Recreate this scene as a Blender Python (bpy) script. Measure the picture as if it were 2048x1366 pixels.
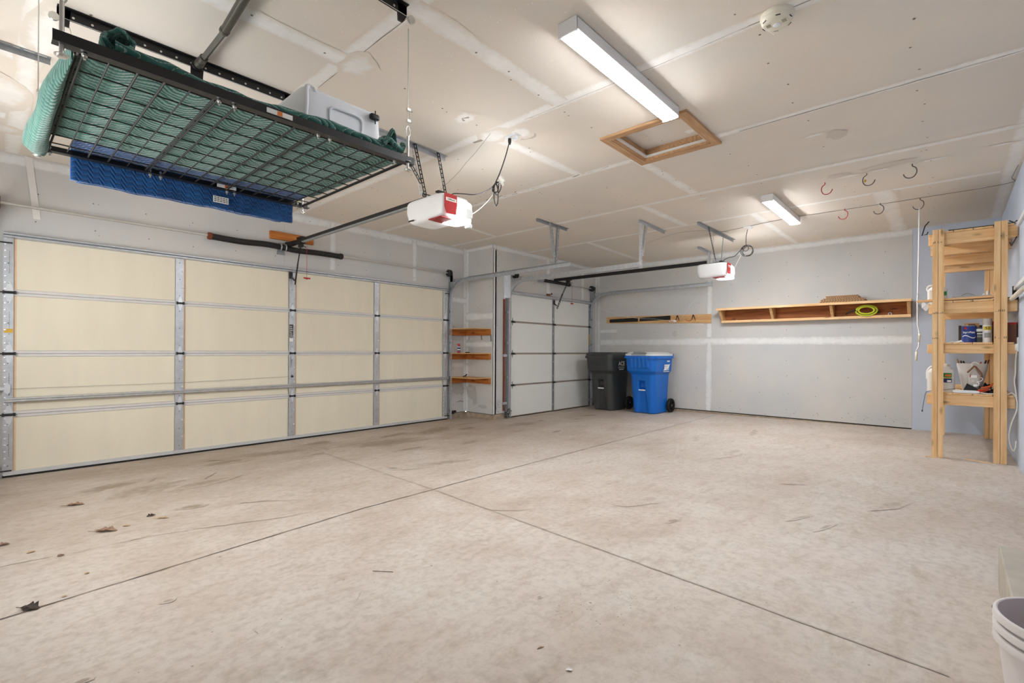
import bpy, math, random
from math import sin, cos, pi, radians
from mathutils import Vector, Matrix
random.seed(7)
for o in list(bpy.data.objects): bpy.data.objects.remove(o)
C = bpy.context.scene.collection
S = bpy.context.scene

# ------------------------------------------------------------------ camera
yaw, roll = radians(42.137), radians(.294)
fw = Vector((cos(yaw), sin(yaw), 0)); rt = Vector((sin(yaw), -cos(yaw), 0)); up = Vector((0, 0, 1))
cx_ = rt*cos(roll)+up*sin(roll); cy_ = -rt*sin(roll)+up*cos(roll)
cam = bpy.data.cameras.new('camera'); camo = bpy.data.objects.new('camera', cam); C.objects.link(camo)
m = Matrix((cx_, cy_, -fw)).transposed().to_4x4(); m.translation = Vector((0, 0, 1.11)); camo.matrix_world = m
cam.sensor_width = 36; cam.lens = 970.94/2048*36; cam.shift_y = (700.01-683)/2048; cam.clip_start = .02
S.camera = camo
# ------------------------------------------------------------------ world, exposure
w_ = bpy.data.worlds.new('world'); S.world = w_; w_.use_nodes = True
w_.node_tree.nodes['Background'].inputs[0].default_value = (1.0, .985, .965, 1)
w_.node_tree.nodes['Background'].inputs[1].default_value = 2.3
S.view_settings.view_transform = 'Standard'; S.view_settings.look = 'None'
S.view_settings.gamma = 1; S.view_settings.use_curve_mapping = False
S.view_settings.exposure = 1.96
# fill light enters by an added rear window; this portal only guides sampling
pl = bpy.data.lights.new('window_portal', 'AREA'); pl.shape = 'RECTANGLE'; pl.size = 2.96; pl.size_y = 1.06; pl.energy = 1; pl.cycles.is_portal = True
po = bpy.data.objects.new('window_portal', pl); C.objects.link(po); po.location = (-.57, 3.6, 1.5); po.rotation_euler = (radians(90), 0, radians(-90))
LAMP = 24.5      # emission of the LED lenses
OPLAMP = 30.0    # emission of the opener lenses
WHITE = (.965, .985, 1.0)

ZC = 2.778; DW = 5.985; JU = 5.473; JW = 5.363; BU = 8.502; RW = -.458; LU = -.46
def fz(w): return .0115*(5.97-w)

# ------------------------------------------------------------------ materials
def lin(c):
    return tuple(((v/255)/12.92 if v/255 <= .04045 else ((v/255+.055)/1.055)**2.4) for v in c)+(1,)
MATS = {}
class NT:
    def __init__(s, name):
        s.m = bpy.data.materials.new(name); s.m.use_nodes = True
        s.t = s.m.node_tree; s.b = s.t.nodes['Principled BSDF']
    def n(s, typ, **k):
        nd = s.t.nodes.new(typ)
        for a, v in k.items():
            if a.startswith('_'): setattr(nd, a[1:], v)
            elif a.startswith('i'): 
                nd.inputs[int(a[1:])].default_value = v
        return nd
    def l(s, a, b): s.t.links.new(a, b)
    def coord(s, scale=(1, 1, 1), kind='Object'):
        tc = s.n('ShaderNodeTexCoord'); mp = s.n('ShaderNodeMapping'); mp.inputs['Scale'].default_value = scale
        s.l(tc.outputs[kind], mp.inputs[0]); return mp.outputs[0]
    def noise(s, vec, scale, detail=4, rough=.55):
        n = s.n('ShaderNodeTexNoise'); n.inputs['Scale'].default_value = scale
        n.inputs['Detail'].default_value = detail; n.inputs['Roughness'].default_value = rough
        s.l(vec, n.inputs['Vector']); return n.outputs['Fac']
    def ramp(s, fac, stops):
        r = s.n('ShaderNodeValToRGB'); e = r.color_ramp.elements
        while len(e) < len(stops): e.new(.5)
        for x, (p, c) in zip(e, stops): x.position = p; x.color = c if len(c) == 4 else tuple(c)+(1,)
        s.l(fac, r.inputs[0]); return r.outputs[0]
    def mix(s, fac, a, b, mode='MIX'):
        x = s.n('ShaderNodeMix'); x.data_type = 'RGBA'; x.blend_type = mode
        for i, v in ((0, fac), (6, a), (7, b)):
            if hasattr(v, 'links'): s.l(v, x.inputs[i])
            else: x.inputs[i].default_value = v
        return x.outputs[2]
    def math(s, op, a, b=0.0):
        x = s.n('ShaderNodeMath'); x.operation = op
        for i, v in ((0, a), (1, b)):
            if hasattr(v, 'links'): s.l(v, x.inputs[i])
            else: x.inputs[i].default_value = v
        return x.outputs[0]
    def attr(s, name):
        a = s.n('ShaderNodeAttribute'); a.attribute_name = name; return a.outputs['Fac']
    def bump(s, h, st=.2, dist=.01):
        b = s.n('ShaderNodeBump'); b.inputs['Strength'].default_value = st; b.inputs['Distance'].default_value = dist
        s.l(h, b.inputs['Height']); s.l(b.outputs[0], s.b.inputs['Normal'])
    def col(s, c):
        if hasattr(c, 'links'): s.l(c, s.b.inputs['Base Color'])
        else: s.b.inputs['Base Color'].default_value = c
def simple(name, rgb, rough=.5, metal=0, var=.08, scale=20, bump=0, spec=None, stretch=(1, 1, 1)):
    t = NT(name); v = t.coord(stretch); c = lin(rgb)
    f = t.noise(v, scale, 4)
    a = tuple(x*(1-var) for x in c[:3])+(1,); b = tuple(min(1, x*(1+var)) for x in c[:3])+(1,)
    t.col(t.ramp(f, [(.3, a), (.7, b)]))
    t.b.inputs['Roughness'].default_value = rough; t.b.inputs['Metallic'].default_value = metal
    if spec is not None: t.b.inputs['Specular IOR Level'].default_value = spec
    if bump: t.bump(f, bump, .005)
    MATS[name] = t.m; return t.m

def drywall(name, rgb, tape, warm=None):
    t = NT(name); v = t.coord()
    big = t.noise(v, 1.1, 3); fine = t.noise(v, 60, 5); mid = t.noise(v, 7, 4)
    c = lin(rgb); w = lin(warm or rgb)
    base = t.ramp(big, [(.3, tuple(x*.93 for x in c[:3])), (.7, tuple(min(1, x*1.05) for x in w[:3]))])
    base = t.mix(t.math('MULTIPLY', fine, .10), base, tuple(x*.6 for x in c[:3])+(1,))
    ta = t.attr('tape')
    edge = t.math('ADD', ta, t.math('MULTIPLY', t.math('SUBTRACT', t.noise(t.coord((3, 3, 3)), 9, 5), .5), .75))
    fac = t.ramp(edge, [(.30, (0, 0, 0)), (.78, (1, 1, 1))])
    tc = lin(tape)
    tcol = t.ramp(mid, [(.25, tuple(x*.92 for x in tc[:3])), (.75, tuple(min(1, x*1.04) for x in tc[:3]))])
    col = t.mix(fac, base, tcol)
    col = t.mix(t.attr('dark'), col, (.10, .075, .05, 1))
    t.col(col); t.b.inputs['Roughness'].default_value = .85; t.b.inputs['Specular IOR Level'].default_value = .2
    t.bump(mid, .06, .01); MATS[name] = t.m; return t.m
drywall('gypsum_board', (233, 227, 218), (246, 243, 238), (232, 221, 207))
drywall('gypsum_wall', (203, 205, 207), (228, 229, 228), (208, 204, 198))
drywall('blue_panel', (198, 207, 222), (205, 212, 224))

def concrete():
    t = NT('concrete'); v = t.coord(); st = t.coord((1, 1.0, 1))
    a = t.noise(v, .55, 6, .6); b = t.noise(v, 2.6, 6, .65); c = t.noise(v, 26, 6, .7); d = t.noise(t.coord((1.2, 3.2, 1)), 3.5, 6, .7)
    base = t.ramp(a, [(.32, lin((180, 163, 149))), (.5, lin((196, 182, 170))), (.68, lin((208, 198, 190)))])
    base = t.mix(t.ramp(b, [(.35, (0, 0, 0)), (.72, (.75, .75, .75))]), base, lin((214, 208, 200)))
    base = t.mix(t.ramp(d, [(.52, (0, 0, 0)), (.78, (.6, .6, .6))]), base, lin((160, 140, 118)))
    base = t.mix(t.ramp(c, [(.3, (.4, .4, .4)), (.56, (0, 0, 0))]), base, lin((140, 124, 108)))
    # dirtier, browner slab close to the two garage doors
    tc = t.n('ShaderNodeTexCoord'); sp = t.n('ShaderNodeSeparateXYZ'); t.l(tc.outputs['Object'], sp.inputs[0])
    near = t.math('MULTIPLY', t.math('SUBTRACT', sp.outputs[1], 2.9), .42)
    cl = t.n('ShaderNodeClamp'); t.l(near, cl.inputs[0])
    dirt = t.math('MULTIPLY', cl.outputs[0], t.ramp(t.noise(t.coord((1, 1.6, 1)), 1.3, 6, .65), [(.32, (.15, .15, .15)), (.66, (1, 1, 1))]))
    base = t.mix(t.math('MULTIPLY', dirt, .66), base, lin((146, 124, 98)))
    spots = t.n('ShaderNodeTexVoronoi'); spots.inputs['Scale'].default_value = 9; t.l(v, spots.inputs['Vector'])
    base = t.mix(t.math('MULTIPLY', t.math('LESS_THAN', spots.outputs['Distance'], .035), .65), base, lin((110, 96, 84)))
    # stains
    e = t.math('ADD', t.attr('tape'), t.math('MULTIPLY', t.math('SUBTRACT', t.noise(v, 14, 5), .5), .8))
    base = t.mix(t.ramp(e, [(.35, (0, 0, 0)), (.8, (.62, .62, .62))]), base, lin((130, 113, 92)))
    base = t.mix(t.attr('dark'), base, lin((82, 66, 54)))
    t.col(base); 
    t.l(t.ramp(b, [(.3, (.50, .50, .50)), (.7, (.72, .72, .72))]), t.b.inputs['Roughness'])
    t.b.inputs['Specular IOR Level'].default_value = .35
    h = t.math('ADD', t.math('MULTIPLY', c, .6), b); t.bump(h, .18, .006)
    MATS['concrete'] = t.m
concrete()

def wood(name, light, dark, axis, knots=True, sc=1.0):
    t = NT(name); s = [14*sc]*3; s[axis] = .9*sc
    v = t.coord(tuple(s)); g = t.noise(v, 2.2, 6, .6)
    s2 = [60*sc]*3; s2[axis] = 1.5
    g2 = t.noise(t.coord(tuple(s2)), 2, 3)
    base = t.ramp(g, [(.30, lin(dark)), (.48, tuple((x+y)/2 for x, y in zip(lin(light), lin(dark)))), (.62, lin(light))])
    base = t.mix(t.math('MULTIPLY', g2, .22), base, lin(dark))
    if knots:
        s3 = [9]*3; s3[axis] = 3.2
        vo = t.n('ShaderNodeTexVoronoi'); vo.inputs['Scale'].default_value = 1.0; t.l(t.coord(tuple(s3)), vo.inputs['Vector'])
        base = t.mix(t.ramp(vo.outputs['Distance'], [(.05, (.8, .8, .8)), (.17, (0, 0, 0))]), base, lin(tuple(int(q*.62) for q in dark)))
    t.col(base); t.b.inputs['Roughness'].default_value = .62; t.b.inputs['Specular IOR Level'].default_value = .3
    t.bump(g, .12, .004); MATS[name] = t.m; return t.m
PL, PD = (244, 210, 162), (222, 174, 118)
for i, a in enumerate('xyz'):
    wood('pine_'+a, PL, PD, i)
    wood('cedar_'+a, (206, 134, 66), (160, 88, 36), i)
    wood('board_'+a, (226, 186, 134), (192, 146, 94), i)
wood('redwood_y', (178, 112, 62), (128, 70, 34), 1)
wood('oak_x', (206, 168, 128), (172, 130, 92), 0, False, 2); wood('oak_y', (206, 168, 128), (172, 130, 92), 1, False, 2)

simple('galvanized', (196, 200, 205), .38, .75, .10, 25)
simple('galvanized_dull', (158, 163, 166), .5, .6, .12, 30)
simple('galvanized_bright', (222, 226, 230), .34, .55, .05, 18)
simple('rail_paint', (214, 212, 210), .5, .1, .04, 20)
simple('dark_steel', (52, 54, 56), .45, .6, .15, 40)
simple('black_paint', (20, 20, 22), .45, .0, .1, 30)
simple('satin_black', (20, 19, 19), .6, .0, .1, 30)
simple('taupe_tube', (82, 80, 72), .4, .4, .08, 30)
simple('rust', (120, 62, 38), .8, .1, .25, 60)
simple('zinc', (214, 214, 210), .3, .8, .05, 20)
simple('door_cream', (228, 221, 201), .55, 0, .03, 6, 0, .3, (1, 1, .2))
simple('door_edge', (222, 192, 158), .6, 0, .05, 20)
simple('door_white', (228, 229, 226), .55, 0, .02, 4, 0, .3)
simple('seam_brown', (176, 158, 140), .6, 0, .08, 20)
simple('rubber', (18, 18, 18), .7, 0, .1, 30)
simple('white_plastic', (236, 237, 238), .4, 0, .015, 6)
simple('cream_plastic', (228, 222, 204), .5, 0, .03, 10)
simple('cord_white', (232, 230, 224), .6, 0, .03, 40)
simple('cord_black', (30, 31, 31), .55, 0, .1, 40)
simple('red_plastic', (176, 28, 34), .35, 0, .04, 8)
simple('red_paint', (150, 22, 28), .4, 0, .05, 30)
simple('grey_coat', (92, 88, 84), .5, 0, .08, 30)
simple('cart_black', (58, 60, 61), .48, 0, .10, 7, .05)
simple('cart_blue', (0, 104, 200), .42, 0, .05, 5, .03)
simple('cart_lid_white', (222, 224, 224), .45, 0, .03, 6)
simple('lid_slot', (150, 158, 160), .5, 0, .03, 6)
simple('cardboard', (196, 158, 118), .85, 0, .10, 14)
simple('hose_yellow', (196, 214, 50), .45, 0, .04, 30)
simple('label_white', (236, 236, 232), .6, 0, .02, 10)
simple('label_yellow', (216, 172, 62), .6, 0, .04, 10)
simple('label_green', (44, 134, 66), .5, 0, .04, 10)
simple('label_blue', (24, 56, 140), .4, 0, .06, 6)
simple('label_navy', (28, 50, 110), .5, 0, .04, 6)
simple('label_dark', (62, 62, 60), .5, 0, .06, 6)
simple('label_orange', (220, 120, 40), .5, 0, .06, 6)
simple('wax_yellow', (240, 214, 20), .5, 0, .04, 6)
simple('tin', (150, 148, 142), .35, .6, .06, 10)
simple('orange_plastic', (206, 84, 34), .45, 0, .06, 10)
simple('brown_box', (110, 70, 56), .7, 0, .1, 10)
simple('foil', (205, 206, 208), .3, .5, .04, 8)
simple('paint_brown', (132, 86, 60), .6, 0, .1, 10)
simple('bucket_white', (226, 222, 216), .45, 0, .03, 8)
simple('bucket_grey', (222, 216, 214), .42, 0, .02, 8)
simple('bucket_inner', (206, 194, 194), .5, 0, .03, 8)  # bucket grey darkened for the shade inside
simple('leaf_brown', (140, 112, 92), .8, 0, .3, 60)
simple('leaf_dark', (58, 42, 34), .7, 0, .3, 60)
simple('leaf_yellow', (186, 158, 124), .8, 0, .2, 60)
simple('step_concrete', (180, 171, 158), .8, 0, .12, 9, .2)
simple('curb_concrete', (164, 148, 130), .9, 0, .25, 16, .4)
simple('gap_dark', (34, 28, 24), .9, 0, .1, 10)
simple('tape_grey', (128, 126, 122), .6, .1, .1, 30)
simple('clear_plastic', (206, 200, 194), .25, 0, .1, 14)
simple('caulk', (228, 226, 222), .8, 0, .03, 12)
simple('ink', (60, 48, 42), .8, 0, .1, 20)

def emit(name, strength, col=WHITE):
    t = NT(name); t.b.inputs['Base Color'].default_value = (.9, .9, .9, 1)
    t.b.inputs['Emission Color'].default_value = tuple(col)+(1,); t.b.inputs['Emission Strength'].default_value = strength
    MATS[name] = t.m
emit('led_lens', LAMP); emit('opener_lens', OPLAMP, (.965, .985, 1.0)); emit('lens_cover', 14.0, (.965, .985, 1.0))

def bin_plastic():
    t = NT('frosted_plastic'); t.b.inputs['Base Color'].default_value = lin((248, 250, 255)); t.b.inputs['Roughness'].default_value = .42
    t.b.inputs['Transmission Weight'].default_value = .12; t.b.inputs['IOR'].default_value = 1.3
    t.b.inputs['Subsurface Weight'].default_value = .0; MATS['frosted_plastic'] = t.m
bin_plastic()
def glass():
    t = NT('window_glass'); t.b.inputs['Base Color'].default_value = (1, 1, 1, 1); t.b.inputs['Roughness'].default_value = 0
    tr = t.n('ShaderNodeBsdfTransparent'); gl = t.n('ShaderNodeBsdfGlossy'); gl.inputs['Roughness'].default_value = .02
    mx = t.n('ShaderNodeMixShader'); mx.inputs[0].default_value = .06; t.l(tr.outputs[0], mx.inputs[1]); t.l(gl.outputs[0], mx.inputs[2])
    out = t.t.nodes['Material Output']; t.l(mx.outputs[0], out.inputs[0]); MATS['window_glass'] = t.m
glass()

def quilt(name, rgb, rgb2, stitch, sc, angle, zig):
    t = NT(name); tc = t.n('ShaderNodeTexCoord'); mp = t.n('ShaderNodeMapping')
    mp.inputs['Rotation'].default_value = (0, 0, angle); t.l(tc.outputs['Object'], mp.inputs[0])
    v = mp.outputs[0]; sp = t.n('ShaderNodeSeparateXYZ'); t.l(v, sp.inputs[0])
    # wavy stitch rows running along x, spaced along y
    wv = t.math('PINGPONG', sp.outputs[0], zig); wv = t.math('MULTIPLY', wv, .9) if name == 'blue_quilt' else t.math('MULTIPLY', t.math('SINE', t.math('MULTIPLY', sp.outputs[0], 2*pi/(zig*2)), 0), zig*.28)
    y = t.math('ADD', sp.outputs[1], wv); y = t.math('ADD', y, t.math('MULTIPLY', sp.outputs[2], .9))
    fr = t.math('PINGPONG', y, sc); fr = t.math('DIVIDE', fr, sc)       # 0..1..0
    dash = t.math('GREATER_THAN', t.math('PINGPONG', sp.outputs[0], .006), .0018)
    line = t.math('MULTIPLY', t.math('LESS_THAN', fr, .13), dash)
    n = t.noise(v, 9, 5); c = t.ramp(n, [(.3, lin(rgb2)), (.7, lin(rgb))])
    t.col(t.mix(t.math('MULTIPLY', line, .62), c, lin(stitch)))
    t.b.inputs['Roughness'].default_value = .95; t.b.inputs['Specular IOR Level'].default_value = .1
    t.b.inputs['Sheen Weight'].default_value = .3
    h = t.math('POWER', fr, .5); t.bump(h, .8, .008); MATS[name] = t.m
quilt('green_quilt', (80, 128, 117), (52, 100, 91), (190, 206, 198), .0135, 0, .11)
quilt('blue_quilt', (28, 84, 142), (14, 56, 106), (70, 118, 168), .011, .6, .018)

# ------------------------------------------------------------------ mesh builder
class MB:
    def __init__(s): s.v = []; s.f = []; s.m = []; s.a = {}; s.d = {}
    def add(s, vs, fs, m=0):
        k = len(s.v); s.v += [Vector(p) for p in vs]
        for f in fs: s.f.append([i+k for i in f]); s.m.append(m)
        return k
    def box(s, x0, y0, z0, x1, y1, z1, m=0):
        if x0 > x1: x0, x1 = x1, x0
        if y0 > y1: y0, y1 = y1, y0
        if z0 > z1: z0, z1 = z1, z0
        v = [(x0, y0, z0), (x1, y0, z0), (x1, y1, z0), (x0, y1, z0), (x0, y0, z1), (x1, y0, z1), (x1, y1, z1), (x0, y1, z1)]
        s.add(v, [(0, 3, 2, 1), (4, 5, 6, 7), (0, 1, 5, 4), (1, 2, 6, 5), (2, 3, 7, 6), (3, 0, 4, 7)], m); return s
    def bar(s, p0, p1, w, t, side=(0, 0, 1), m=0):     # w measured along `side`, t across it
        p0, p1 = Vector(p0), Vector(p1); d = (p1-p0).normalized(); sd = Vector(side); sd = (sd-d*sd.dot(d)).normalized(); n = d.cross(sd)
        v = []
        for p in (p0, p1):
            for a, b in ((-1, -1), (1, -1), (1, 1), (-1, 1)): v.append(p+sd*a*w/2+n*b*t/2)
        s.add(v, [(0, 1, 2, 3), (7, 6, 5, 4), (0, 4, 5, 1), (1, 5, 6, 2), (2, 6, 7, 3), (3, 7, 4, 0)], m); return s
    def perf(s, p0, p1, w, t, side, n, m=0, frac=.5):   # strap with real holes
        p0, p1 = Vector(p0), Vector(p1); d = (p1-p0); L = d.length; d.normalize(); sd = Vector(side); sd = (sd-d*sd.dot(d)).normalized()
        rw = w*.28
        for a in (-1, 1): s.bar(p0+sd*a*(w-rw)/2, p1+sd*a*(w-rw)/2, rw, t, sd, m)
        step = L/n
        for i in range(n+1):
            c = min(max(i*step, step*frac*.25), L-step*frac*.25)
            s.bar(p0+d*(c-step*frac*.25), p0+d*(c+step*frac*.25), w-2*rw+.0005, t*.98, sd, m)
        return s
    def tube(s, pts, r, n=8, m=0, closed=False, taper=None):
        pts = [Vector(p) for p in pts]; N = len(pts); rings = []
        ref = None
        for i, p in enumerate(pts):
            if closed: d = pts[(i+1) % N]-pts[i-1]
            else: d = pts[min(i+1, N-1)]-pts[max(i-1, 0)]
            if d.length < 1e-9: d = Vector((0, 0, 1))
            d.normalize()
            if ref is None: ref = Vector((0, 0, 1)) if abs(d.z) < .9 else Vector((1, 0, 0))
            a = (ref-d*ref.dot(d))
            if a.length < 1e-4: a = d.orthogonal()
            a.normalize(); ref = a; b = d.cross(a)
            rr = r if taper is None else taper[i]
            rings.append([p+a*cos(2*pi*k/n)*rr+b*sin(2*pi*k/n)*rr for k in range(n)])
        v = [q for R in rings for q in R]; f = []
        for i in range(N if closed else N-1):
            j = (i+1) % N
            for k in range(n): f.append((i*n+k, i*n+(k+1) % n, j*n+(k+1) % n, j*n+k))
        if not closed: f += [tuple(range(n))[::-1], tuple((N-1)*n+k for k in range(n))]
        s.add(v, f, m); return s
    def lathe(s, prof, c=(0, 0, 0), n=24, m=0, axis='z', cap=True):
        c = Vector(c); v = []; f = []
        for r, h in prof:
            for k in range(n):
                a = 2*pi*k/n; x, y = r*cos(a), r*sin(a)
                v.append(c+Vector({'z': (x, y, h), 'y': (x, h, y), 'x': (h, x, y)}[axis]))
        P = len(prof)
        for i in range(P-1):
            for k in range(n): 
                q = (i*n+k, i*n+(k+1) % n, (i+1)*n+(k+1) % n, (i+1)*n+k)
                f.append(q if axis != 'y' else q[::-1])
        if cap:
            if prof[0][0] > 1e-4: f.append(tuple(range(n))[::-1])
            if prof[-1][0] > 1e-4: f.append(tuple((P-1)*n+k for k in range(n)))
        s.add(v, f, m); return s
    def prism(s, poly, origin, e1, e2, depth, m=0):
        o, e1, e2 = Vector(origin), Vector(e1), Vector(e2); nn = e1.cross(e2).normalized()*depth
        a = [o+e1*p[0]+e2*p[1] for p in poly]; b = [p+nn for p in a]; n = len(a)
        s.add(a+b, [tuple(range(n))[::-1], tuple(range(n, 2*n))]+[(i, (i+1) % n, n+(i+1) % n, n+i) for i in range(n)], m); return s
    def grid(s, fn, nu, nv, m=0):
        v = [fn(i/nu, j/nv) for i in range(nu+1) for j in range(nv+1)]
        f = [(i*(nv+1)+j, (i+1)*(nv+1)+j, (i+1)*(nv+1)+j+1, i*(nv+1)+j+1) for i in range(nu) for j in range(nv)]
        s.add(v, f, m); return s
    def slab(s, fn, nu, nv, th, m=0):       # closed cloth: top fn, bottom fn - th along z
        T = lambda u, v: Vector(fn(u, v)); B = lambda u, v: Vector(fn(u, v))-Vector((0, 0, th))
        W = nv+1; v = [T(i/nu, j/nv) for i in range(nu+1) for j in range(W)]; n0 = len(v)
        v += [B(i/nu, j/nv) for i in range(nu+1) for j in range(W)]; f = []
        for i in range(nu):
            for j in range(nv):
                q = (i*W+j, (i+1)*W+j, (i+1)*W+j+1, i*W+j+1); f.append(q); f.append(tuple(n0+x for x in q[::-1]))
        for i in range(nu):
            f.append((i*W, n0+i*W, n0+(i+1)*W, (i+1)*W)); f.append((i*W+nv, (i+1)*W+nv, n0+(i+1)*W+nv, n0+i*W+nv))
        for j in range(nv):
            f.append((j, j+1, n0+j+1, n0+j)); k = nu*W; f.append((k+j, n0+k+j, n0+k+j+1, k+j+1))
        s.add(v, f, m); return s
    def rbox(s, x0, y0, z0, x1, y1, z1, r=.02, m=0, seg=4):   # box with rounded edges around z plus soft top/bottom
        def ring(ins, z):
            pts = []; rr = max(r-ins*.3, .001)
            for (cx, cy, a0) in ((x1-r, y1-r, 0), (x0+r, y1-r, pi/2), (x0+r, y0+r, pi), (x1-r, y0+r, 1.5*pi)):
                for k in range(seg+1):
                    a = a0+k*pi/2/seg; pts.append((cx+(r-ins)*cos(a), cy+(r-ins)*sin(a), z))
            return pts
        b = min(r, (z1-z0)*.3)*.6
        lv = [(b, z0), (b*.3, z0+b*.3), (0, z0+b), (0, z1-b), (b*.3, z1-b*.3), (b, z1)]
        v = []; f = []
        for ins, z in lv: v += ring(ins, z)
        n = 4*(seg+1)
        for i in range(len(lv)-1):
            for k in range(n): f.append((i*n+k, i*n+(k+1) % n, (i+1)*n+(k+1) % n, (i+1)*n+k))
        f.append(tuple(range(n))[::-1]); f.append(tuple((len(lv)-1)*n+k for k in range(n)))
        s.add(v, f, m); return s
    # soft-edged strip of joint compound just proud of a surface
    def strip(s, p0, p1, nrm, hw, m=0, seg=None, jit=.15, off=.0012):
        p0, p1, nrm = Vector(p0), Vector(p1), Vector(nrm); d = p1-p0; L = d.length; d.normalize(); sd = nrm.cross(d)
        n = seg or max(2, int(L/.18)); off += random.random()*.0006
        k0 = len(s.v); al = (0, .55, 1, .55, 0); v = []; f = []
        for i in range(n+1):
            h = hw*(1+random.uniform(-jit, jit)); c = p0+d*L*i/n+nrm*off+sd*random.uniform(-.06, .06)*hw
            for q in (-1, -.7, 0, .7, 1): v.append(c+sd*q*h)
        for i in range(n):
            for j in range(4): f.append((i*5+j, (i+1)*5+j, (i+1)*5+j+1, i*5+j+1))
        s.add(v, f, m)
        for i in range(len(v)): s.a[k0+i] = al[i % 5]
        return s
    def blot(s, c, nrm, e1, a, b, amt=1, m=0, off=.0022, dark=0, n=14):
        c, nrm, e1 = Vector(c), Vector(nrm), Vector(e1).normalized(); e2 = nrm.cross(e1); off += random.random()*.0005
        k0 = len(s.v); v = [c+nrm*off]; 
        for R in (.5, 1):
            for k in range(n):
                t = 2*pi*k/n; j = 1+random.uniform(-.2, .2) if n > 8 else 1
                v.append(c+nrm*off+e1*cos(t)*a*R*j+e2*sin(t)*b*R*j)
        f = [(0, 1+k, 1+(k+1) % n) for k in range(n)]+[(1+k, 1+n+k, 1+n+(k+1) % n, 1+(k+1) % n) for k in range(n)]
        s.add(v, f, m)
        for i in range(len(v)):
            if dark: s.d[k0+i] = dark
            else: s.a[k0+i] = amt*(1 if i == 0 else (.75 if i <= n else 0))
        return s
    def line(s, pts, nrm, hw, off=.0026, m=0, dark=1, jit=.3):
        pts = [Vector(p) for p in pts]; nrm = Vector(nrm); out = []
        for a, b in zip(pts, pts[1:]):
            n = max(1, int((b-a).length/.06))
            out += [a+(b-a)*i/n for i in range(n)]
        out.append(pts[-1]); k0 = len(s.v); v = []; f = []
        for i, p in enumerate(out):
            d = (out[min(i+1, len(out)-1)]-out[max(i-1, 0)]).normalized(); sd = nrm.cross(d)
            c = p+sd*random.uniform(-1, 1)*hw*jit*2; h = hw*(1+random.uniform(-jit, jit))
            v += [c+sd*h+nrm*off, c-sd*h+nrm*off]
        for i in range(len(out)-1): f.append((2*i, 2*i+1, 2*i+3, 2*i+2))
        s.add(v, f, m)
        for i in range(len(v)): s.d[k0+i] = dark
        return s
    def build(s, name, mats, parent=None, loc=None, smooth=False, bevel=0, local=False, recalc=True):
        if not isinstance(mats, (list, tuple)): mats = [mats]
        if parent is not None: o0 = Vector((0, 0, 0)) if local else Vector(parent.get('_o', (0, 0, 0)))
        else: o0 = Vector(loc) if loc is not None else Vector((0, 0, 0))
        me = bpy.data.meshes.new(name); me.from_pydata([tuple(v-o0) for v in s.v], [], s.f)
        for x in mats: me.materials.append(MATS[x])
        me.polygons.foreach_set('material_index', s.m)
        for nm, dd in (('tape', s.a), ('dark', s.d)):
            if s.a or s.d:
                at = me.attributes.new(nm, 'FLOAT', 'POINT'); at.data.foreach_set('value', [dd.get(i, 0.0) for i in range(len(s.v))])
        if smooth:
            me.polygons.foreach_set('use_smooth', [True]*len(me.polygons))
        me.update()
        o = bpy.data.objects.new(name, me); C.objects.link(o)
        if smooth and smooth != 'full':
            try: me.set_sharp_from_angle(angle=radians(38))
            except Exception: pass
        if bevel:
            b = o.modifiers.new('bevel', 'BEVEL'); b.width = bevel; b.segments = 2; b.limit_method = 'ANGLE'
        if parent is not None: o.parent = parent; o['_o'] = list(o0)
        else: o.location = o0; o['_o'] = list(o0)
        return o
def thing(name, label, cat, loc=(0, 0, 0), group=None, rz=0):
    o = bpy.data.objects.new(name, None); C.objects.link(o); o.location = loc; o.rotation_euler = (0, 0, rz)
    o.empty_display_size = .05; o['_o'] = list(loc); tag(o, label, cat, group); return o
def tag(o, label, cat, group=None):
    o['label'] = label; o['category'] = cat
    if group: o['group'] = group
    return o
def struct(o): o['kind'] = 'structure'; return o
def copy_tree(o, parent=None):
    c = o.copy(); C.objects.link(c); c.parent = parent
    for ch in list(o.children): copy_tree(ch, c)
    return c
def text(body, size, loc, rot, mat, parent, name='lettering', depth=.0012, bold=0, sx=1.0, align='CENTER'):
    cu = bpy.data.curves.new('t', 'FONT'); cu.body = body; cu.size = size; cu.extrude = depth; cu.offset = bold
    cu.align_x = align; cu.align_y = 'CENTER'
    to = bpy.data.objects.new('t', cu); C.objects.link(to); bpy.context.view_layer.update()
    dg = bpy.context.evaluated_depsgraph_get(); me = bpy.data.meshes.new_from_object(to.evaluated_get(dg))
    bpy.data.objects.remove(to); 
    R = Matrix.Rotation(rot[2], 4, 'Z')@Matrix.Rotation(rot[1], 4, 'Y')@Matrix.Rotation(rot[0], 4, 'X')
    o0 = Vector(parent.get('_o', (0, 0, 0))) if parent is not None else Vector((0, 0, 0))
    me.transform(Matrix.Translation(Vector(loc)-o0)@R@Matrix.Diagonal((sx, 1, 1, 1)))
    me.name = name; me.materials.clear(); me.materials.append(MATS[mat])
    o = bpy.data.objects.new(name, me); C.objects.link(o)
    if parent is not None: o.parent = parent; o['_o'] = list(o0)
    return o
def catmull(pts, n=8, closed=False):
    P = [Vector(p) for p in pts]; out = []; N = len(P)
    for i in range(N if closed else N-1):
        g = (lambda k: P[k % N]) if closed else (lambda k: P[min(max(k, 0), N-1)])
        p0, p1, p2, p3 = g(i-1), g(i), g(i+1), g(i+2)
        for k in range(n):
            t = k/n; out.append(.5*((2*p1)+(p2-p0)*t+(2*p0-5*p1+4*p2-p3)*t*t+(-p0+3*p1-3*p2+p3)*t**3))
    if not closed: out.append(P[-1])
    return out
FACE_U = (pi/2, 0, -pi/2)   # lettering on a face that looks toward -x
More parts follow.
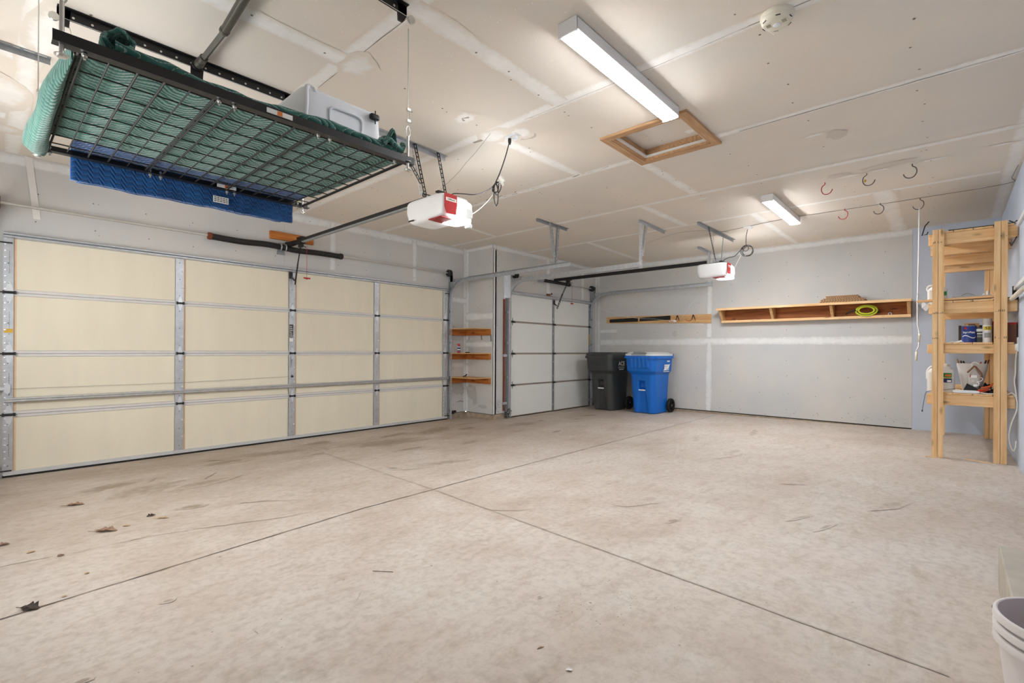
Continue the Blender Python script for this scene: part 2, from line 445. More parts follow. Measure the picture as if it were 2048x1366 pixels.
FACE_W = (pi/2, 0, 0)       # lettering on a face that looks toward -y
# ================================================================== STRUCTURE
Z = Vector((0, 0, 1)); DN = (0, 0, -1)
# floor (slab falls gently toward the garage doors)
f = MB(); NX, NY = 30, 22
f.grid(lambda a, b: (LU-.1+a*(BU-LU+.2), -.6+b*6.75, fz(-.6+b*6.75)), NX, NY)
f.add([(LU-.1, -.6, -.15), (BU+.1, -.6, -.15), (BU+.1, 6.15, -.15), (LU-.1, 6.15, -.15)], [(0, 1, 2, 3)])
def F(u, w): return (u, w, fz(w))
f.line([F(-.3, 2.72), F(.07, 2.775), F(.9, 2.86), F(1.77, 2.94), F(3.2, 2.955), F(5, 2.945), F(7.7, 2.93), F(8.45, 2.93)], Z, .0032, dark=.95, jit=.35)
f.line([F(2.54, 5.9), F(2.50, 5.4), F(2.43, 4.2), F(2.36, 2.94)], Z, .0028, dark=.42, jit=.3)
f.line([F(2.36, 2.94), F(2.28, 2.0), F(2.17, .7), F(2.1, 0)], Z, .005, dark=.22, jit=.2)
f.line([F(-.1, 3.47), F(.14, 3.46), F(.35, 3.42), F(.68, 3.4), F(.9, 3.33), F(1.05, 3.27), F(1.32, 3.16), F(1.5, 3.12)], Z, .0018, dark=.8, jit=.8)
f.line([F(6.9, .75), F(6.88, .5), F(6.9, .25), F(6.85, .1), F(6.82, -.1), F(6.86, -.3)], Z, .003, dark=.55, jit=.6)
for (u, w, a, b, k) in [(.19, 2.0, .055, .022, 1.2), (.23, 2.05, .04, .018, 1), (1.0, 3.85, .09, .05, 1.1), (1.25, 4.5, .3, .1, .8), (.9, 4.6, .5, .25, .7),
      (2.9, 1.28, .06, .03, 1), (.6, 1.6, .5, .3, .5), (1.2, 1.0, .4, .25, .5), (6.9, 4.5, .28, .12, .95), (3.3, 4.9, .7, .3, .85), (4.2, 5.2, .6, .25, .85),
      (2.1, 5.3, .5, .2, .85), (5.4, 4.7, .4, .25, .8), (3.9, 4.2, .3, .1, .8), (3.0, 3.6, .5, .12, .7), (6.0, 3.5, .5, .12, .6), (5.2, 3.9, .2, .06, .9),
      (1.05, 1.15, .035, .02, 1.1), (1.62, 1.3, .02, .012, 1), (4.6, .9, .3, .1, .5), (5.3, 1.7, .4, .1, .55), (4.2, .3, .25, .06, .6), (3.5, .7, .14, .02, .8), (3.4, .55, .12, .02, .8),
      (2.7, 5.5, .25, .12, 1.1), (3.6, 5.3, .35, .08, 1.1), (4.6, 5.0, .22, .1, 1.2), (4.35, 5.45, .3, .06, 1.1), (3.2, 4.4, .3, .06, .9), (4.9, 4.3, .16, .04, .9), (5.8, 4.7, .25, .06, 1.1), (6.4, 4.4, .15, .04, 1.1), (.7, 4.9, .3, .15, .9), (1.6, 5.2, .3, .12, .9), (5.9, 2.3, .5, .08, .6), (6.8, 1.9, .5, .08, .7), (2.6, 2.2, .3, .14, .5), (3.2, 1.6, .25, .1, .5), (.9, 1.9, .2, .12, .5),
      (.55, 2.45, .03, .02, .9), (2.4, 4.9, .12, .05, .9), (4.9, 5.35, .3, .06, 1), (1.7, 3.6, .4, .15, .5), (7.9, 4.95, .5, .28, .8)]:
    f.blot(F(u, w), Z, (1, random.uniform(-.4, .4), 0), a, b, k)
for i in range(60):
    u, w = random.uniform(.5, 7), random.uniform(.2, 5.2)
    f.blot(F(u, w), Z, (1, 0, 0), random.uniform(.003, .007), random.uniform(.003, .006), dark=random.uniform(.4, .9), n=6)
for i in range(26):
    f.blot(F(random.gauss(1.75, .18), random.gauss(1.02, .12)), Z, (1, 0, 0), .0025, .0025, dark=.9, n=6)
struct(f.build('floor', 'concrete'))

# ceiling with taped joints
c = MB(); HO = (3.342, 3.913, 1.422, 1.988)      # opening of the attic hatch
c.box(LU-.1, -.6, ZC, HO[0], 6.15, ZC+.12); c.box(HO[1], -.6, ZC, BU+.1, 6.15, ZC+.12); c.box(HO[0], -.6, ZC, HO[1], HO[2], ZC+.12); c.box(HO[0], HO[3], ZC, HO[1], 6.15, ZC+.12)
def CS(u0, w0, u1, w1, hw=.055): c.strip((u0, w0, ZC), (u1, w1, ZC), DN, hw)
for u, a, b in ((.20, RW, 5.97), (1.42, RW, 5.97), (2.64, RW, 5.97), (3.86, RW, 1.40), (3.86, 2.0, 5.97), (5.14, RW, 5.97), (6.33, RW, JW)): CS(u, a, u, b, .05 if u > 3 else .06)
CS(.2, 2.61, 1.42, 2.61, .075); CS(1.42, 1.95, 2.64, 1.96, .075); CS(2.64, 2.66, 3.86, 2.63, .07); CS(3.86, 2.04, 5.14, 2.02, .07); CS(5.14, 2.65, 6.33, 2.62, .07)
CS(6.33, 1.79, BU, 1.78, .06); CS(6.33, .535, BU, .535, .11); CS(6.33, 4.16, BU, 4.28, .06); CS(3.86, 4.82, 5.14, 4.98, .06); CS(1.42, 5.3, 2.64, 5.38, .06); CS(.2, 4.3, 1.42, 4.3, .07)
CS(LU, 5.06, .22, 5.06, .08); CS(LU, 3.95, .22, 3.95, .1)
CS(BU-.03, RW, BU-.03, JW, .035); CS(LU, RW+.06, BU, RW+.06, .06)
for u, w, a, b in [(4.333, .784, .10, .03), (5.557, .726, .14, .035), (5.551, .501, .12, .03), (5.553, .11, .12, .035), (5.506, -.298, .1, .03), (6.81, -.21, .1, .035), (5.33, 2.024, .1, .03), (5.6, 1.62, .1, .025),
                   (.12, 4.6, .16, .3), (.05, 5.35, .2, .12), (.25, 3.6, .09, .4), (2.36, 2.6, .09, .12), (1.5, 2.6, .1, .15), (2.7, 2.66, .12, .16), (2.8, 2.45, .10, .10)]:
    c.blot((u, w, ZC), DN, (0, 1, 0) if u > 3 else (1, 0, 0), a, b, 1.0)
# cracks in the taped joints
c.line([(2.66, 2.3, ZC), (2.665, 1.3, ZC), (2.655, .78, ZC)], DN, .0016, dark=.55, jit=.6)
c.line([(2.655, .78, ZC), (2.64, .2, ZC)], DN, .0022, dark=.7, jit=.6)
c.line([(3.88, 1.2, ZC), (3.87, -.4, ZC)], DN, .003, dark=.85, jit=.5)
c.line([(1.46, 3.0, ZC), (1.45, 2.0, ZC)], DN, .0018, dark=.7, jit=.4)
for a in range(9):
    w0 = 2.3+a*.16; c.line([(3.84+random.uniform(-.02, .02), w0, ZC), (3.85, w0+random.uniform(.04, .12), ZC)], DN, .003, dark=.8, jit=.8)
for a in range(7):
    w0 = 3.4+a*.2; c.line([(3.8+random.uniform(-.02, .04), w0, ZC), (3.82, w0+random.uniform(.03, .1), ZC)], DN, .0035, dark=.75, jit=.8)
c.line([(2.71, 2.77, ZC), (2.70, 2.86, ZC)], DN, .012, dark=.6, jit=.8)
c.line([(2.37, 2.57, ZC), (2.34, 2.62, ZC), (2.38, 2.64, ZC)], DN, .008, dark=.55, jit=.9)
c.blot((2.9, 2.45, ZC), DN, (1, 0, 0), .03, .08, dark=.3)
c.blot((4.42, .66, ZC), DN, (1, 0, 0), .10, .07, dark=.16); c.blot((5.45, .42, ZC), DN, (1, 0, 0), .07, .2, dark=.14); c.blot((5.47, .78, ZC), DN, (1, 0, 0), .06, .1, dark=.13)
for w in (.16, .77, 1.38, 1.99, 2.6, 3.21, 3.82, 4.43, 5.04, 5.6):
    u = .35
    while u < 8.3:
        if random.random() < .72 and not (3.3 < u < 4 and 1.3 < w < 2.05): c.blot((u+random.uniform(-.05, .05), w+random.uniform(-.025, .025), ZC), DN, (1, 0, 0), .007, .007, dark=.85, n=6)
        if random.random() < .14: c.blot((u+.03, w+.03, ZC), DN, (1, 0, 0), .007, .006, dark=.7, n=6)
        u += .305
for i in range(160):
    c.blot((random.uniform(.4, 2.3), random.uniform(1.2, 2.6), ZC), DN, (random.random(), random.random(), 0), .010, .003, 1.3, n=6)
struct(c.build('ceiling', 'gypsum_board'))

def wall(name, mb, mat): return struct(mb.build(name, mat))
def screws(mb, pts, nrm):
    for p in pts:
        if random.random() < .85: mb.blot([q+random.uniform(-.02, .02)*(1-abs(n)) for q, n in zip(p, nrm)], nrm, (0, 0, 1), .006, .006, dark=.8, n=6)
        if random.random() < .25: mb.blot([q+random.uniform(-.05, .05)*(1-abs(n)) for q, n in zip(p, nrm)], nrm, (0, 0, 1), .005, .005, dark=.6, n=6)
LW = .090   # lower edge of the drywall
n = (0, -1, 0)
a = MB(); a.box(LU-.1, DW, LW, JU+.02, DW+.1, ZC)
a.strip((LU, DW, ZC-.055), (JU, DW, ZC-.055), n, .055)
for u, z0 in ((3.12, 2.14), (4.42, 2.14)): a.strip((u, DW, z0), (u, DW, ZC-.03), n, .045)
a.strip((JU-.03, DW, LW), (JU-.03, DW, ZC), n, .035); a.strip((5.05, DW, 1.92), (JU, DW, 1.92), n, .05)
a.strip((5.1, DW, .86), (JU, DW, .86), n, .045)
a.line([(2.5, DW, 2.13), (2.5, DW, 2.6)], n, .002, dark=.25)
screws(a, [(u, 5.985, z) for u in (.35, .75, 1.15, 1.56, 1.97, 2.4, 2.8, 3.2, 3.6, 4.0, 4.42, 4.8, 5.2) for z in (2.2, 2.45, 2.72)], n)
screws(a, [(5.2, 5.985, z) for z in (.2, .5, .8, 1.2, 1.5)], n)
a.blot((5.3, DW, .5), n, (0, 0, 1), .12, .12, dark=.18); a.blot((5.38, DW, .42), n, (0, 0, 1), .05, .05, dark=.22)
a.line([(5.25, DW, .25), (5.36, DW, .26), (5.42, DW, .26)], n, .006, dark=.55, jit=.9)
a.box(LU-.1, DW+.03, -.2, JU+.02, DW+.1, LW-.0005)
wall('wall_left', a, 'gypsum_wall')
n = (-1, 0, 0)
a = MB(); a.box(JU, JW, LW, JU+.08, DW+.02, ZC)
a.strip((JU, DW-.03, LW), (JU, DW-.03, ZC), n, .035); a.strip((JU, JW+.02, ZC-.03), (JU, DW, ZC-.03), n, .03)
a.strip((JU, JW, 1.65), (JU, DW, 1.65), n, .07); a.strip((JU, JW+.02, 1.2), (JU, DW, 1.2), n, .06)
for z in (1.30, .92, .52): a.blot((JU, DW-.1, z-.05), n, (0, 0, 1), .03, .1, dark=.06)
a.blot((JU, DW-.12, .42), n, (0, 0, 1), .12, .09, dark=.2); a.blot((JU, DW-.22, .36), n, (0, 0, 1), .16, .05, dark=.22); a.blot((JU, DW-.4, .2), n, (0, 0, 1), .03, .1, dark=.2)
screws(a, [(JU, w, z) for w in (5.42, 5.7) for z in (.3, .6, .9, 1.3, 1.8, 2.1, 2.5)], n)
a.box(JU+.03, JW+.03, -.2, JU+.08, DW+.02, LW-.0005)
wall('wall_jog', a, 'gypsum_wall')
n = (0, -1, 0)
a = MB(); a.box(JU+.0005, JW, LW, BU+.1, JW+.08, ZC)
a.strip((JU, JW, ZC-.04), (BU, JW, ZC-.04), n, .04)
for u in (6.88, 7.98): a.strip((u, JW, 2.1), (u, JW, ZC-.03), n, .06)
a.strip((JU+.03, JW, LW), (JU+.03, JW, ZC), n, .02, jit=.02); a.strip((BU-.03, JW, LW), (BU-.03, JW, ZC), n, .04)
a.line([(JU+.001, JW, LW), (JU+.001, JW, ZC)], n, .0012, dark=.35, jit=0)
screws(a, [(u, JW, z) for u in (5.55, 5.6, 6.1, 6.5, 7.3, 7.7) for z in (2.25, 2.45, 2.65)]+[(5.58, JW, z) for z in (.3, .55, .8, 1.1, 1.5, 1.9)], n)
for i in range(14): a.blot((5.55+random.uniform(0, .09), JW, random.uniform(.12, .3)), n, (0, 0, 1), .012, .005, dark=.6, n=8)
a.box(JU+.09, JW+.03, -.2, BU+.1, JW+.08, LW-.0005)
wall('wall_left_far', a, 'gypsum_wall')
n = (-1, 0, 0)
a = MB(); a.box(BU, .394, LW-.01, BU+.1, JW+.08, ZC)
a.strip((BU, .394, ZC-.045), (BU, JW, ZC-.045), n, .05, jit=.08)
a.strip((BU, 3.11, .08), (BU, 3.10, 1.25), n, .055, jit=.25); a.strip((BU, 3.10, 1.25), (BU, 3.09, ZC), n, .05, jit=.1)
a.strip((BU, .394, 1.275), (BU, JW, 1.27), n, .075, jit=.1); a.strip((BU, 4.9, 1.70), (BU, 3.2, 1.60), n, .05)
a.strip((BU, JW-.04, LW), (BU, JW-.04, ZC), n, .05); a.strip((BU, 4.9, 1.5), (BU, JW, 1.49), n, .04)
screws(a, [(BU, w, z) for w in (4.9, 4.5, 4.1, 3.7, 3.3, 2.73, 2.31, 1.9, 1.5, 1.09, .69) for z in (.2, .45, .72, .98, 1.45, 1.95, 2.22, 2.5)], n)
screws(a, [(BU, w, .13+random.uniform(-.02, .03)) for w in (4.6, 4.0, 3.4, 2.9, 2.6, 2.2, 1.8, 1.5, 1.2, .9, .6)], n)
for i in range(16): a.blot((BU, random.uniform(.45, 1.1), random.uniform(.14, .2)), n, (0, 1, 0), .02, .003, dark=.25, n=6)
a.blot((BU, 3.72, 1.42), n, (0, 0, 1), .05, .05, dark=.12)
a.box(BU+.03, .394, -.2, BU+.1, JW+.08, LW-.0105)
wall('wall_back', a, 'gypsum_wall')
a = MB(); a.box(BU-.004, RW-.02, .062, BU+.1, .392, ZC)
a.line([(BU-.004, .10, .07), (BU-.004, .10, ZC)], n, .0015, dark=.4, jit=0); a.line([(BU-.004, .392, .07), (BU-.004, .392, ZC)], n, .001, dark=.2, jit=0)
a.box(BU+.02, RW-.1, -.2, BU+.1, .392, .0615)
wall('wall_back_panel', a, 'blue_panel')
n = (0, 1, 0)
a = MB(); a.box(LU-.1, RW-.1, fz(RW)-.02, BU+.1, RW, ZC)
for u in (2.2, 3.42, 4.64, 5.9, 7.1): a.line([(u, RW, .1), (u, RW, ZC)], n, .0015, dark=.4, jit=0)
wall('wall_right', a, 'blue_panel')
WY0, WY1, WZ0, WZ1 = 2.1, 5.1, .95, 2.05      # added window behind the camera, put in to fill the room with light
a = MB(); a.box(LU-.1, RW-.1, fz(RW)-.02, LU, WY0, ZC); a.box(LU-.1, WY1, fz(RW)-.02, LU, DW+.1, ZC)
a.box(LU-.1, WY0, fz(RW)-.02, LU, WY1, WZ0); a.box(LU-.1, WY0, WZ1, LU, WY1, ZC)
a.strip((LU, .8, .1), (LU, .8, ZC), (1, 0, 0), .06)
wall('wall_rear', a, 'gypsum_wall')
t = thing('window_1', 'wide white-framed window in the wall behind the camera', 'window', (LU-.05, 3.6, WZ0)); struct(t)
m = MB()
for b in ((WY0, WZ0, WY1, WZ0+.05), (WY0, WZ1-.05, WY1, WZ1), (WY0, WZ0, WY0+.05, WZ1), (WY1-.05, WZ0, WY1, WZ1), (3.075, WZ0, 3.125, WZ1), (4.075, WZ0, 4.125, WZ1)): m.box(LU-.09, b[0], b[1], LU-.03, b[2], b[3])
m.build('window_frame', 'white_plastic', t)
m = MB(); m.box(LU-.012, WY0-.05, WZ0-.03, LU+.04, WY1+.05, WZ0-.001); m.build('window_sill', 'white_plastic', t)
m = MB(); m.box(LU-.062, WY0+.03, WZ0+.03, LU-.058, WY1-.03, WZ1-.03); m.build('window_pane', 'window_glass', t)
# concrete stem wall showing under the drywall
def curb(i, boxes):
    m = MB()
    for b in boxes: m.box(*b)
    struct(m.build('trim_%d' % i, ['curb_concrete', 'gap_dark'], bevel=.002))
m = MB(); m.box(5.06, DW-.012, -.05, JU-.001, DW+.09, LW-.008); m.box(5.06, DW+.012, LW-.008, JU-.001, DW+.09, LW-.001, 1); struct(m.build('trim_1', ['curb_concrete', 'gap_dark']))
m = MB(); m.box(JU-.012, JW-.012, -.05, JU+.07, DW-.013, LW-.008); m.box(JU+.012, JW+.012, LW-.008, JU+.07, DW-.013, LW-.001, 1); struct(m.build('trim_2', ['curb_concrete', 'gap_dark']))
m = MB(); m.box(JU+.071, JW-.012, -.05, 5.74, JW+.07, LW-.008); m.box(JU+.071, JW+.012, LW-.008, 5.74, JW+.07, LW-.001, 1); struct(m.build('trim_3', ['curb_concrete', 'gap_dark']))
m = MB(); m.box(BU-.016, .3, -.05, BU+.09, JW-.001, LW-.026); m.box(BU+.016, .3, LW-.026, BU+.09, JW-.001, LW-.011, 1); struct(m.build('trim_4', ['curb_concrete', 'gap_dark']))
# white paper tape hanging crooked down the wall
m = MB(); m.slab(lambda a, b: (.282+.047*b+.055*a, DW-.004-.004*sin(a*3), 2.775-.535*a), 12, 2, .0006)
m.line([(.318, DW-.004, 2.77), (.335, DW-.006, 2.5), (.362, DW-.0065, 2.27)], (0, -1, 0), .001, dark=.7, off=.002)
tag(m.build('joint_tape_strip', 'caulk', loc=(.32, DW, 2.5)), 'strip of white joint tape peeling crookedly down the wall above the large door', 'tape')

# ================================================================== GARAGE DOORS
def hinge_mb(mb, u, w, z, k=1.0, mm=0):        # two diamond plates and a knuckle
    for s_ in (1, -1):
        mb.prism([(-.022*k, 0), (.022*k, 0), (.012*k, .045*k), (0, .075*k), (-.012*k, .045*k)], (u, w, z+s_*.006), (1, 0, 0), (0, 0, s_), .004*(1 if s_ > 0 else -1)*-1, mm)
    mb.tube([(u-.03*k, w-.008, z), (u+.03*k, w-.008, z)], .009*k, 8, mm+1)
    for s_ in (-1, 1): mb.box(u+s_*.028*k-.006, w-.018, z-.014, u+s_*.028*k+.006, w, z+.014, mm+1)
D0 = 5.97     # inside face of the large door's stiles
d1 = thing('door_1', 'wide cream sectional garage door with galvanized stiles', 'door', (2.6, D0, 0)); struct(d1)
zj = [.02, .537, 1.057, 1.579, 2.077]
cols = [(.218, 1.385), (1.462, 2.545), (2.626, 3.717), (3.799, 4.952)]
for i in range(4):
    z0, z1 = zj[i], zj[i+1]
    sec = MB(); sec.box(.16, D0+.004, z0+.002, 5.05, D0+.013, z1-.002); sec.build('door_section', 'rail_paint', d1)
    s0 = bpy.data.objects[-1] if False else None
    secobj = d1.children[-1]
    for (a0, a1) in cols:
        p = MB(); p.box(a0, D0-.006, z0+.028, a1, D0+.0038, z1-.026, 0); p.box(a0-.001, D0-.007, z0+.028, a0+.018, D0-.0055, z1-.026, 1)
        p.build('door_panel', ['door_cream', 'door_edge'], secobj)
    r_ = MB(); r_.box(.165, D0-.012, z0+.0015, 5.045, D0+.0035, z0+.026, 0); r_.box(.165, D0-.012, z1-.024, 5.045, D0+.0035, z1-.0015, 0)
    r_.box(.165, D0-.0125, z1-.0014, 5.045, D0, z1+.0012, 1)
    r_.build('rail', ['rail_paint', 'dark_steel'], secobj)
for (a0, a1) in ((.155, .218), (1.386, 1.461), (2.548, 2.624), (3.720, 3.798), (4.954, 5.04)):
    for i in range(4):
        z0, z1 = zj[i]+.004, zj[i+1]-.006
        p = MB(); p.box(a0, D0-.020, z0, a1, D0-.0125, z1, 0)
        edge = a0 < .2 or a0 > 4.9
        for k in range(9 if edge else 2):
            zz = z0+(z1-z0)*((k+.5)/9 if edge else (.33+.34*k)); uu = a0+.014 if edge else a1-.012
            p.lathe([(.0095, 0), (.0075, -.0035), (0, -.005)], (uu, D0-.0202, zz), 10, 1, 'y')
        for k in range(3): 
            zz = z0+(z1-z0)*(.15+.35*k)
            p.lathe([(.0042, 0), (.0035, -.0008)], ((a0+a1)/2, D0-.0202, zz), 8, 2, 'y')
        if edge:
            for k in range(14): p.box((a0+a1)/2+.004, D0-.0206, z0+.16+k*.014, (a0+a1)/2+.008, D0-.0199, z0+.166+k*.014, 2)
        p.build('stile', ['galvanized', 'galvanized_bright', 'dark_steel'], d1)
    for z in zj[1:4]:
        h = MB(); hinge_mb(h, (a0+a1)/2+(.005 if a0 < 4 else 0), D0-.021, z, 1.0 if .2 < a0 < 4.9 else 1.25); h.build('hinge', ['galvanized_bright', 'dark_steel'], d1)
p = MB()   # top strut, hat section
p.prism([(-.001, 2.040), (-.02, 2.040), (-.045, 2.048), (-.045, 2.060), (-.03, 2.066), (-.045, 2.072), (-.045, 2.084), (-.001, 2.092)], (.155, D0-.0, 0), (0, 1, 0), (0, 0, 1), 4.895)
p.build('top_strut', 'galvanized', d1)
p = MB(); p.prism([(-.021, .638), (-.05, .642), (-.055, .651), (-.05, .660), (-.055, .669), (-.05, .678), (-.021, .682)], (.165, D0, 0), (0, 1, 0), (0, 0, 1), 4.88)
p.build('middle_strut', 'galvanized', d1)
p = MB(); p.box(.155, D0-.012, -.006, 5.05, D0+.02, .019, 0); p.tube([(.155, D0-.002, .005), (5.05, D0-.002, .005)], .014, 10); p.build('bottom_seal', 'rubber', d1)
p = MB(); p.box(.16, D0-.022, .019, 5.045, D0-.0125, .052); p.build('bottom_rail', 'galvanized_bright', d1)
p = MB(); p.box(2.553, D0-.0225, 1.25, 2.598, D0-.0202, 1.406, 0)
for k in range(6): p.box(2.558, D0-.0235, 1.262+k*.023, 2.593-.006*(k % 3), D0-.0222, 1.272+k*.023, 1)
p.box(2.555, D0-.0225, 1.20, 2.596, D0-.0202, 1.235, 2)
p.build('warning_label', ['label_dark', 'clear_plastic', 'label_white'], d1)
p = MB(); p.tube(catmull([(2.573+.012*sin(k*2.6), D0-.028+.006*cos(k*2.6), .885+k*.0032) for k in range(43)], 2), .0022, 5); p.box(2.555, D0-.024, 1.02, 2.6, D0-.02, 1.05); p.build('latch_spring', 'galvanized', d1)
p = MB(); p.lathe([(.014, 0), (.012, -.012), (0, -.014)], (2.587, D0-.02, .775), 12, 0, 'y'); p.tube([(.15, D0-.024, .757), (1.4, D0-.024, .752), (2.58, D0-.024, .776)], .0016, 5, 1); p.build('lock_cable', ['black_paint', 'galvanized_dull'], d1)
p = MB(); p.box(.06, D0-.04, .748, .17, D0-.02, .772); p.prism([(0, -.03), (.02, -.05), (.035, -.03), (.035, .03), (.02, .05), (0, .03)], (.165, D0-.021, .76), (1, 0, 0), (0, 0, 1), .02); p.build('side_latch', 'galvanized_bright', d1)
p = MB(); p.box(.16, D0-.0215, 1.235, .215, D0-.0202, 1.27); p.build('sticker', 'label_yellow', d1)
p = MB()
for u_, s_ in ((.15, -1), (5.045, 1)):
    for z in (.06, .537, 1.057, 1.579, 2.0):
        p.tube([(u_-s_*.06, D0-.03, z), (u_+s_*.03, D0-.03, z)], .0055, 8)
p.build('roller_shafts', 'dark_steel', d1)

D2 = 5.34
d2 = thing('door_2', 'narrow white sectional garage door on the far left wall', 'door', (7.02, D2, 0)); struct(d2)
zk = [.015, .536, 1.053, 1.575, 2.055]
for i in range(4):
    z0, z1 = zk[i], zk[i+1]
    sec = MB(); sec.box(5.86, D2, z0+.006, 8.19, D2+.02, z1-.006, 0); sec.box(5.86, D2-.002, z1-.018, 8.19, D2+.004, z1-.006, 1); sec.box(5.86, D2-.002, z0+.006, 8.19, D2+.004, z0+.014, 1)
    sec.build('door_section', ['door_white', 'seam_brown'], d2)
for (a0, a1) in ((5.865, 5.885), (6.975, 7.03), (8.155, 8.19)):
    p = MB(); p.box(a0, D2-.012, .02, a1, D2-.002, 2.03, 0)
    if a0 > 6:
        for k in range(8): p.box(a0+.012, D2-.0135, .12+k*.255, a0+.028, D2-.0115, .155+k*.255, 1)
    p.build('stile', ['galvanized_dull' if a0 > 6 else 'door_white', 'galvanized_bright'], d2)
for u_ in (5.90, 7.005, 8.16):
    for z in zk[1:4]:
        h = MB(); hinge_mb(h, u_, D2-.013, z, .8); h.tube([(u_-.04, D2-.03, z-.01), (u_+.05, D2-.03, z-.01)], .008, 6, 1); h.build('hinge', ['galvanized_dull', 'dark_steel'], d2)
p = MB(); p.prism([(-.001, 2.02), (-.02, 2.02), (-.045, 2.035), (-.045, 2.06), (-.001, 2.078)], (5.86, D2, 0), (0, 1, 0), (0, 0, 1), 2.36); p.build('top_strut', 'galvanized', d2)
p = MB(); p.box(5.86, D2-.004, -.004, 8.19, D2+.02, .014); p.build('bottom_seal', 'rubber', d2)
p = MB(); p.box(8.158, D2-.0135, 1.217, 8.188, D2-.0122, 1.436); p.build('warning_label', 'label_yellow', d2)

# tracks --------------------------------------------------------------
def track(u, wface, wend, zh, side, label, mat='galvanized'):   # vertical run, curve and horizontal run of a C-section
    t = thing('door_track', label, 'door track', (u, wface-.04, fz(wface)), 'overhead door tracks')
    R = .32; w0 = wface-.045; path = [(w0, fz(w0)+.002), (w0, zh-R-.02)]
    for k in range(1, 13):
        a = k/12*pi/2; path.append((w0-R*(1-cos(a)), zh-R-.02+(R+.02)*sin(a)))
    path.append((wend, zh+.01))
    m = MB()
    def sweep(off_in, off_u, wid_u, wid_n, mm=0):
        v = []; N = len(path)
        for i, (w, z) in enumerate(path):
            a = path[max(i-1, 0)]; b = path[min(i+1, N-1)]; dx, dz = b[0]-a[0], b[1]-a[1]; L = math.hypot(dx, dz); nx, nz = dz/L, -dx/L   # points away from the wall side
            for (q, r) in ((off_in, off_u), (off_in+wid_n, off_u), (off_in+wid_n, off_u+wid_u), (off_in, off_u+wid_u)):
                v.append((u+side*r, w+nx*q*-1, z+nz*q*-1))
        fs = []
        for i in range(N-1):
            for k in range(4): fs.append((i*4+k, i*4+(k+1) % 4, i*4+4+(k+1) % 4, i*4+4+k))
        fs += [(0, 1, 2, 3), tuple((N-1)*4+k for k in (3, 2, 1, 0))]
        m.add(v, fs, mm)
    sweep(-.026, .022, .003, .052); sweep(-.026, -.01, .033, .003); sweep(.023, -.01, .033, .003)
    m.build('rail', mat, t)
    m = MB()
    m.bar((u+side*.027, w0-.06, zh+.012), (u+side*.027, wend+.0, zh+.022), .05, .004, (0, 0, 1)); m.bar((u+side*.012, w0-.4, zh+.036), (u+side*.012, wend, zh+.046), .032, .003, (1, 0, 0)); m.build('stiffening_angle', mat, t)
    m = MB(); m.perf((u+side*.03, wface-.006, zh-.0), (u+side*.03, w0-R*.9, zh+.02), .03, .003, (0, 0, 1), 7); m.build('curve_bracket', 'galvanized_dull', t)
    m = MB(); m.box(u+side*.03, wface-.05, fz(wface)+.01, u+side*.034, wface-.004, zh+.02); m.box(u+side*.002, wface-.008, fz(wface)+.01, u+side*.034, wface-.004, zh+.0)
    for z in (.12, .65, 1.2, 1.7): m.box(u-side*.0, wface-.055, z, u+side*.045, wface-.008, z+.04)
    m.build('wall_angle', 'galvanized_dull', t)
    m = MB(); m.box(u-.045, wface-.004, zh+.0, u+.045, wface-.0005, zh+.17) if False else m.box(u+side*.005, wface-.10, zh-.01, u+side*.009, wface-.002, zh+.14)
    m.build('bearing_plate', 'galvanized_dull', t)
    return t
track(.055, DW, 3.62, 2.2, -1, 'galvanized curved track at the left edge of the large cream door')
track(5.085, DW, 3.62, 2.2, 1, 'galvanized curved track right of the large cream door, nearest the niche shelves')
track(5.80, JW, 2.99, 2.215, -1, 'galvanized curved track on the left side of the narrow white door')
track(8.235, JW, 2.96, 2.215, 1, 'galvanized curved track on the right side of the narrow white door, by the back wall')
m = MB(); m.box(5.705, JW-.02, .13, 5.735, JW-.001, 1.93, 0); tag(m.build('rusty_jamb_strip', 'rust', loc=(5.72, JW, .13)), 'rusty brown steel strip beside the left track of the white door', 'strip')
for z, lb in ((.23, 'lower'), (1.0, 'upper')):
    m = MB(); m.box(5.69, JW-.04, z, 5.79, JW-.021, z+.04); tag(m.build('jamb_clamp', 'galvanized', loc=(5.72, JW-.03, z)), 'grey metal clamp over the rusty jamb strip, the %s one' % lb, 'clamp', 'clamps on the rusty jamb strip')
m = MB()
for i in range(30):
    p = Vector((5.76+random.uniform(-.035, .035), JW-.07+random.uniform(-.03, .03), fz(5.3)+random.uniform(.005, .15))); m.tube(catmull([p, p+Vector((random.uniform(-.04, .04), random.uniform(-.03, .01), random.uniform(-.03, .04))), p+Vector((random.uniform(-.05, .05), -.02, random.uniform(0, .05)))], 3), .004, 5, i % 2)
tag(m.build('debris_clump', ['leaf_dark', 'galvanized_dull'], loc=(5.76, JW-.07, .05)), 'tangled clump of debris at the foot of the white door track', 'debris')
m = MB(); m.box(5.12, DW-.06, .095, 5.20, DW-.014, .13); m.lathe([(.022, 0), (.022, .02)], (5.14, DW-.075, .10), 12, 0, 'y'); m.lathe([(.02, 0), (.02, .02)], (5.185, DW-.075, .115), 12, 0, 'y')
tag(m.build('safety_sensor', 'black_paint', loc=(5.16, DW-.05, .1)), 'small black door safety sensor low on the wall by the niche', 'sensor')

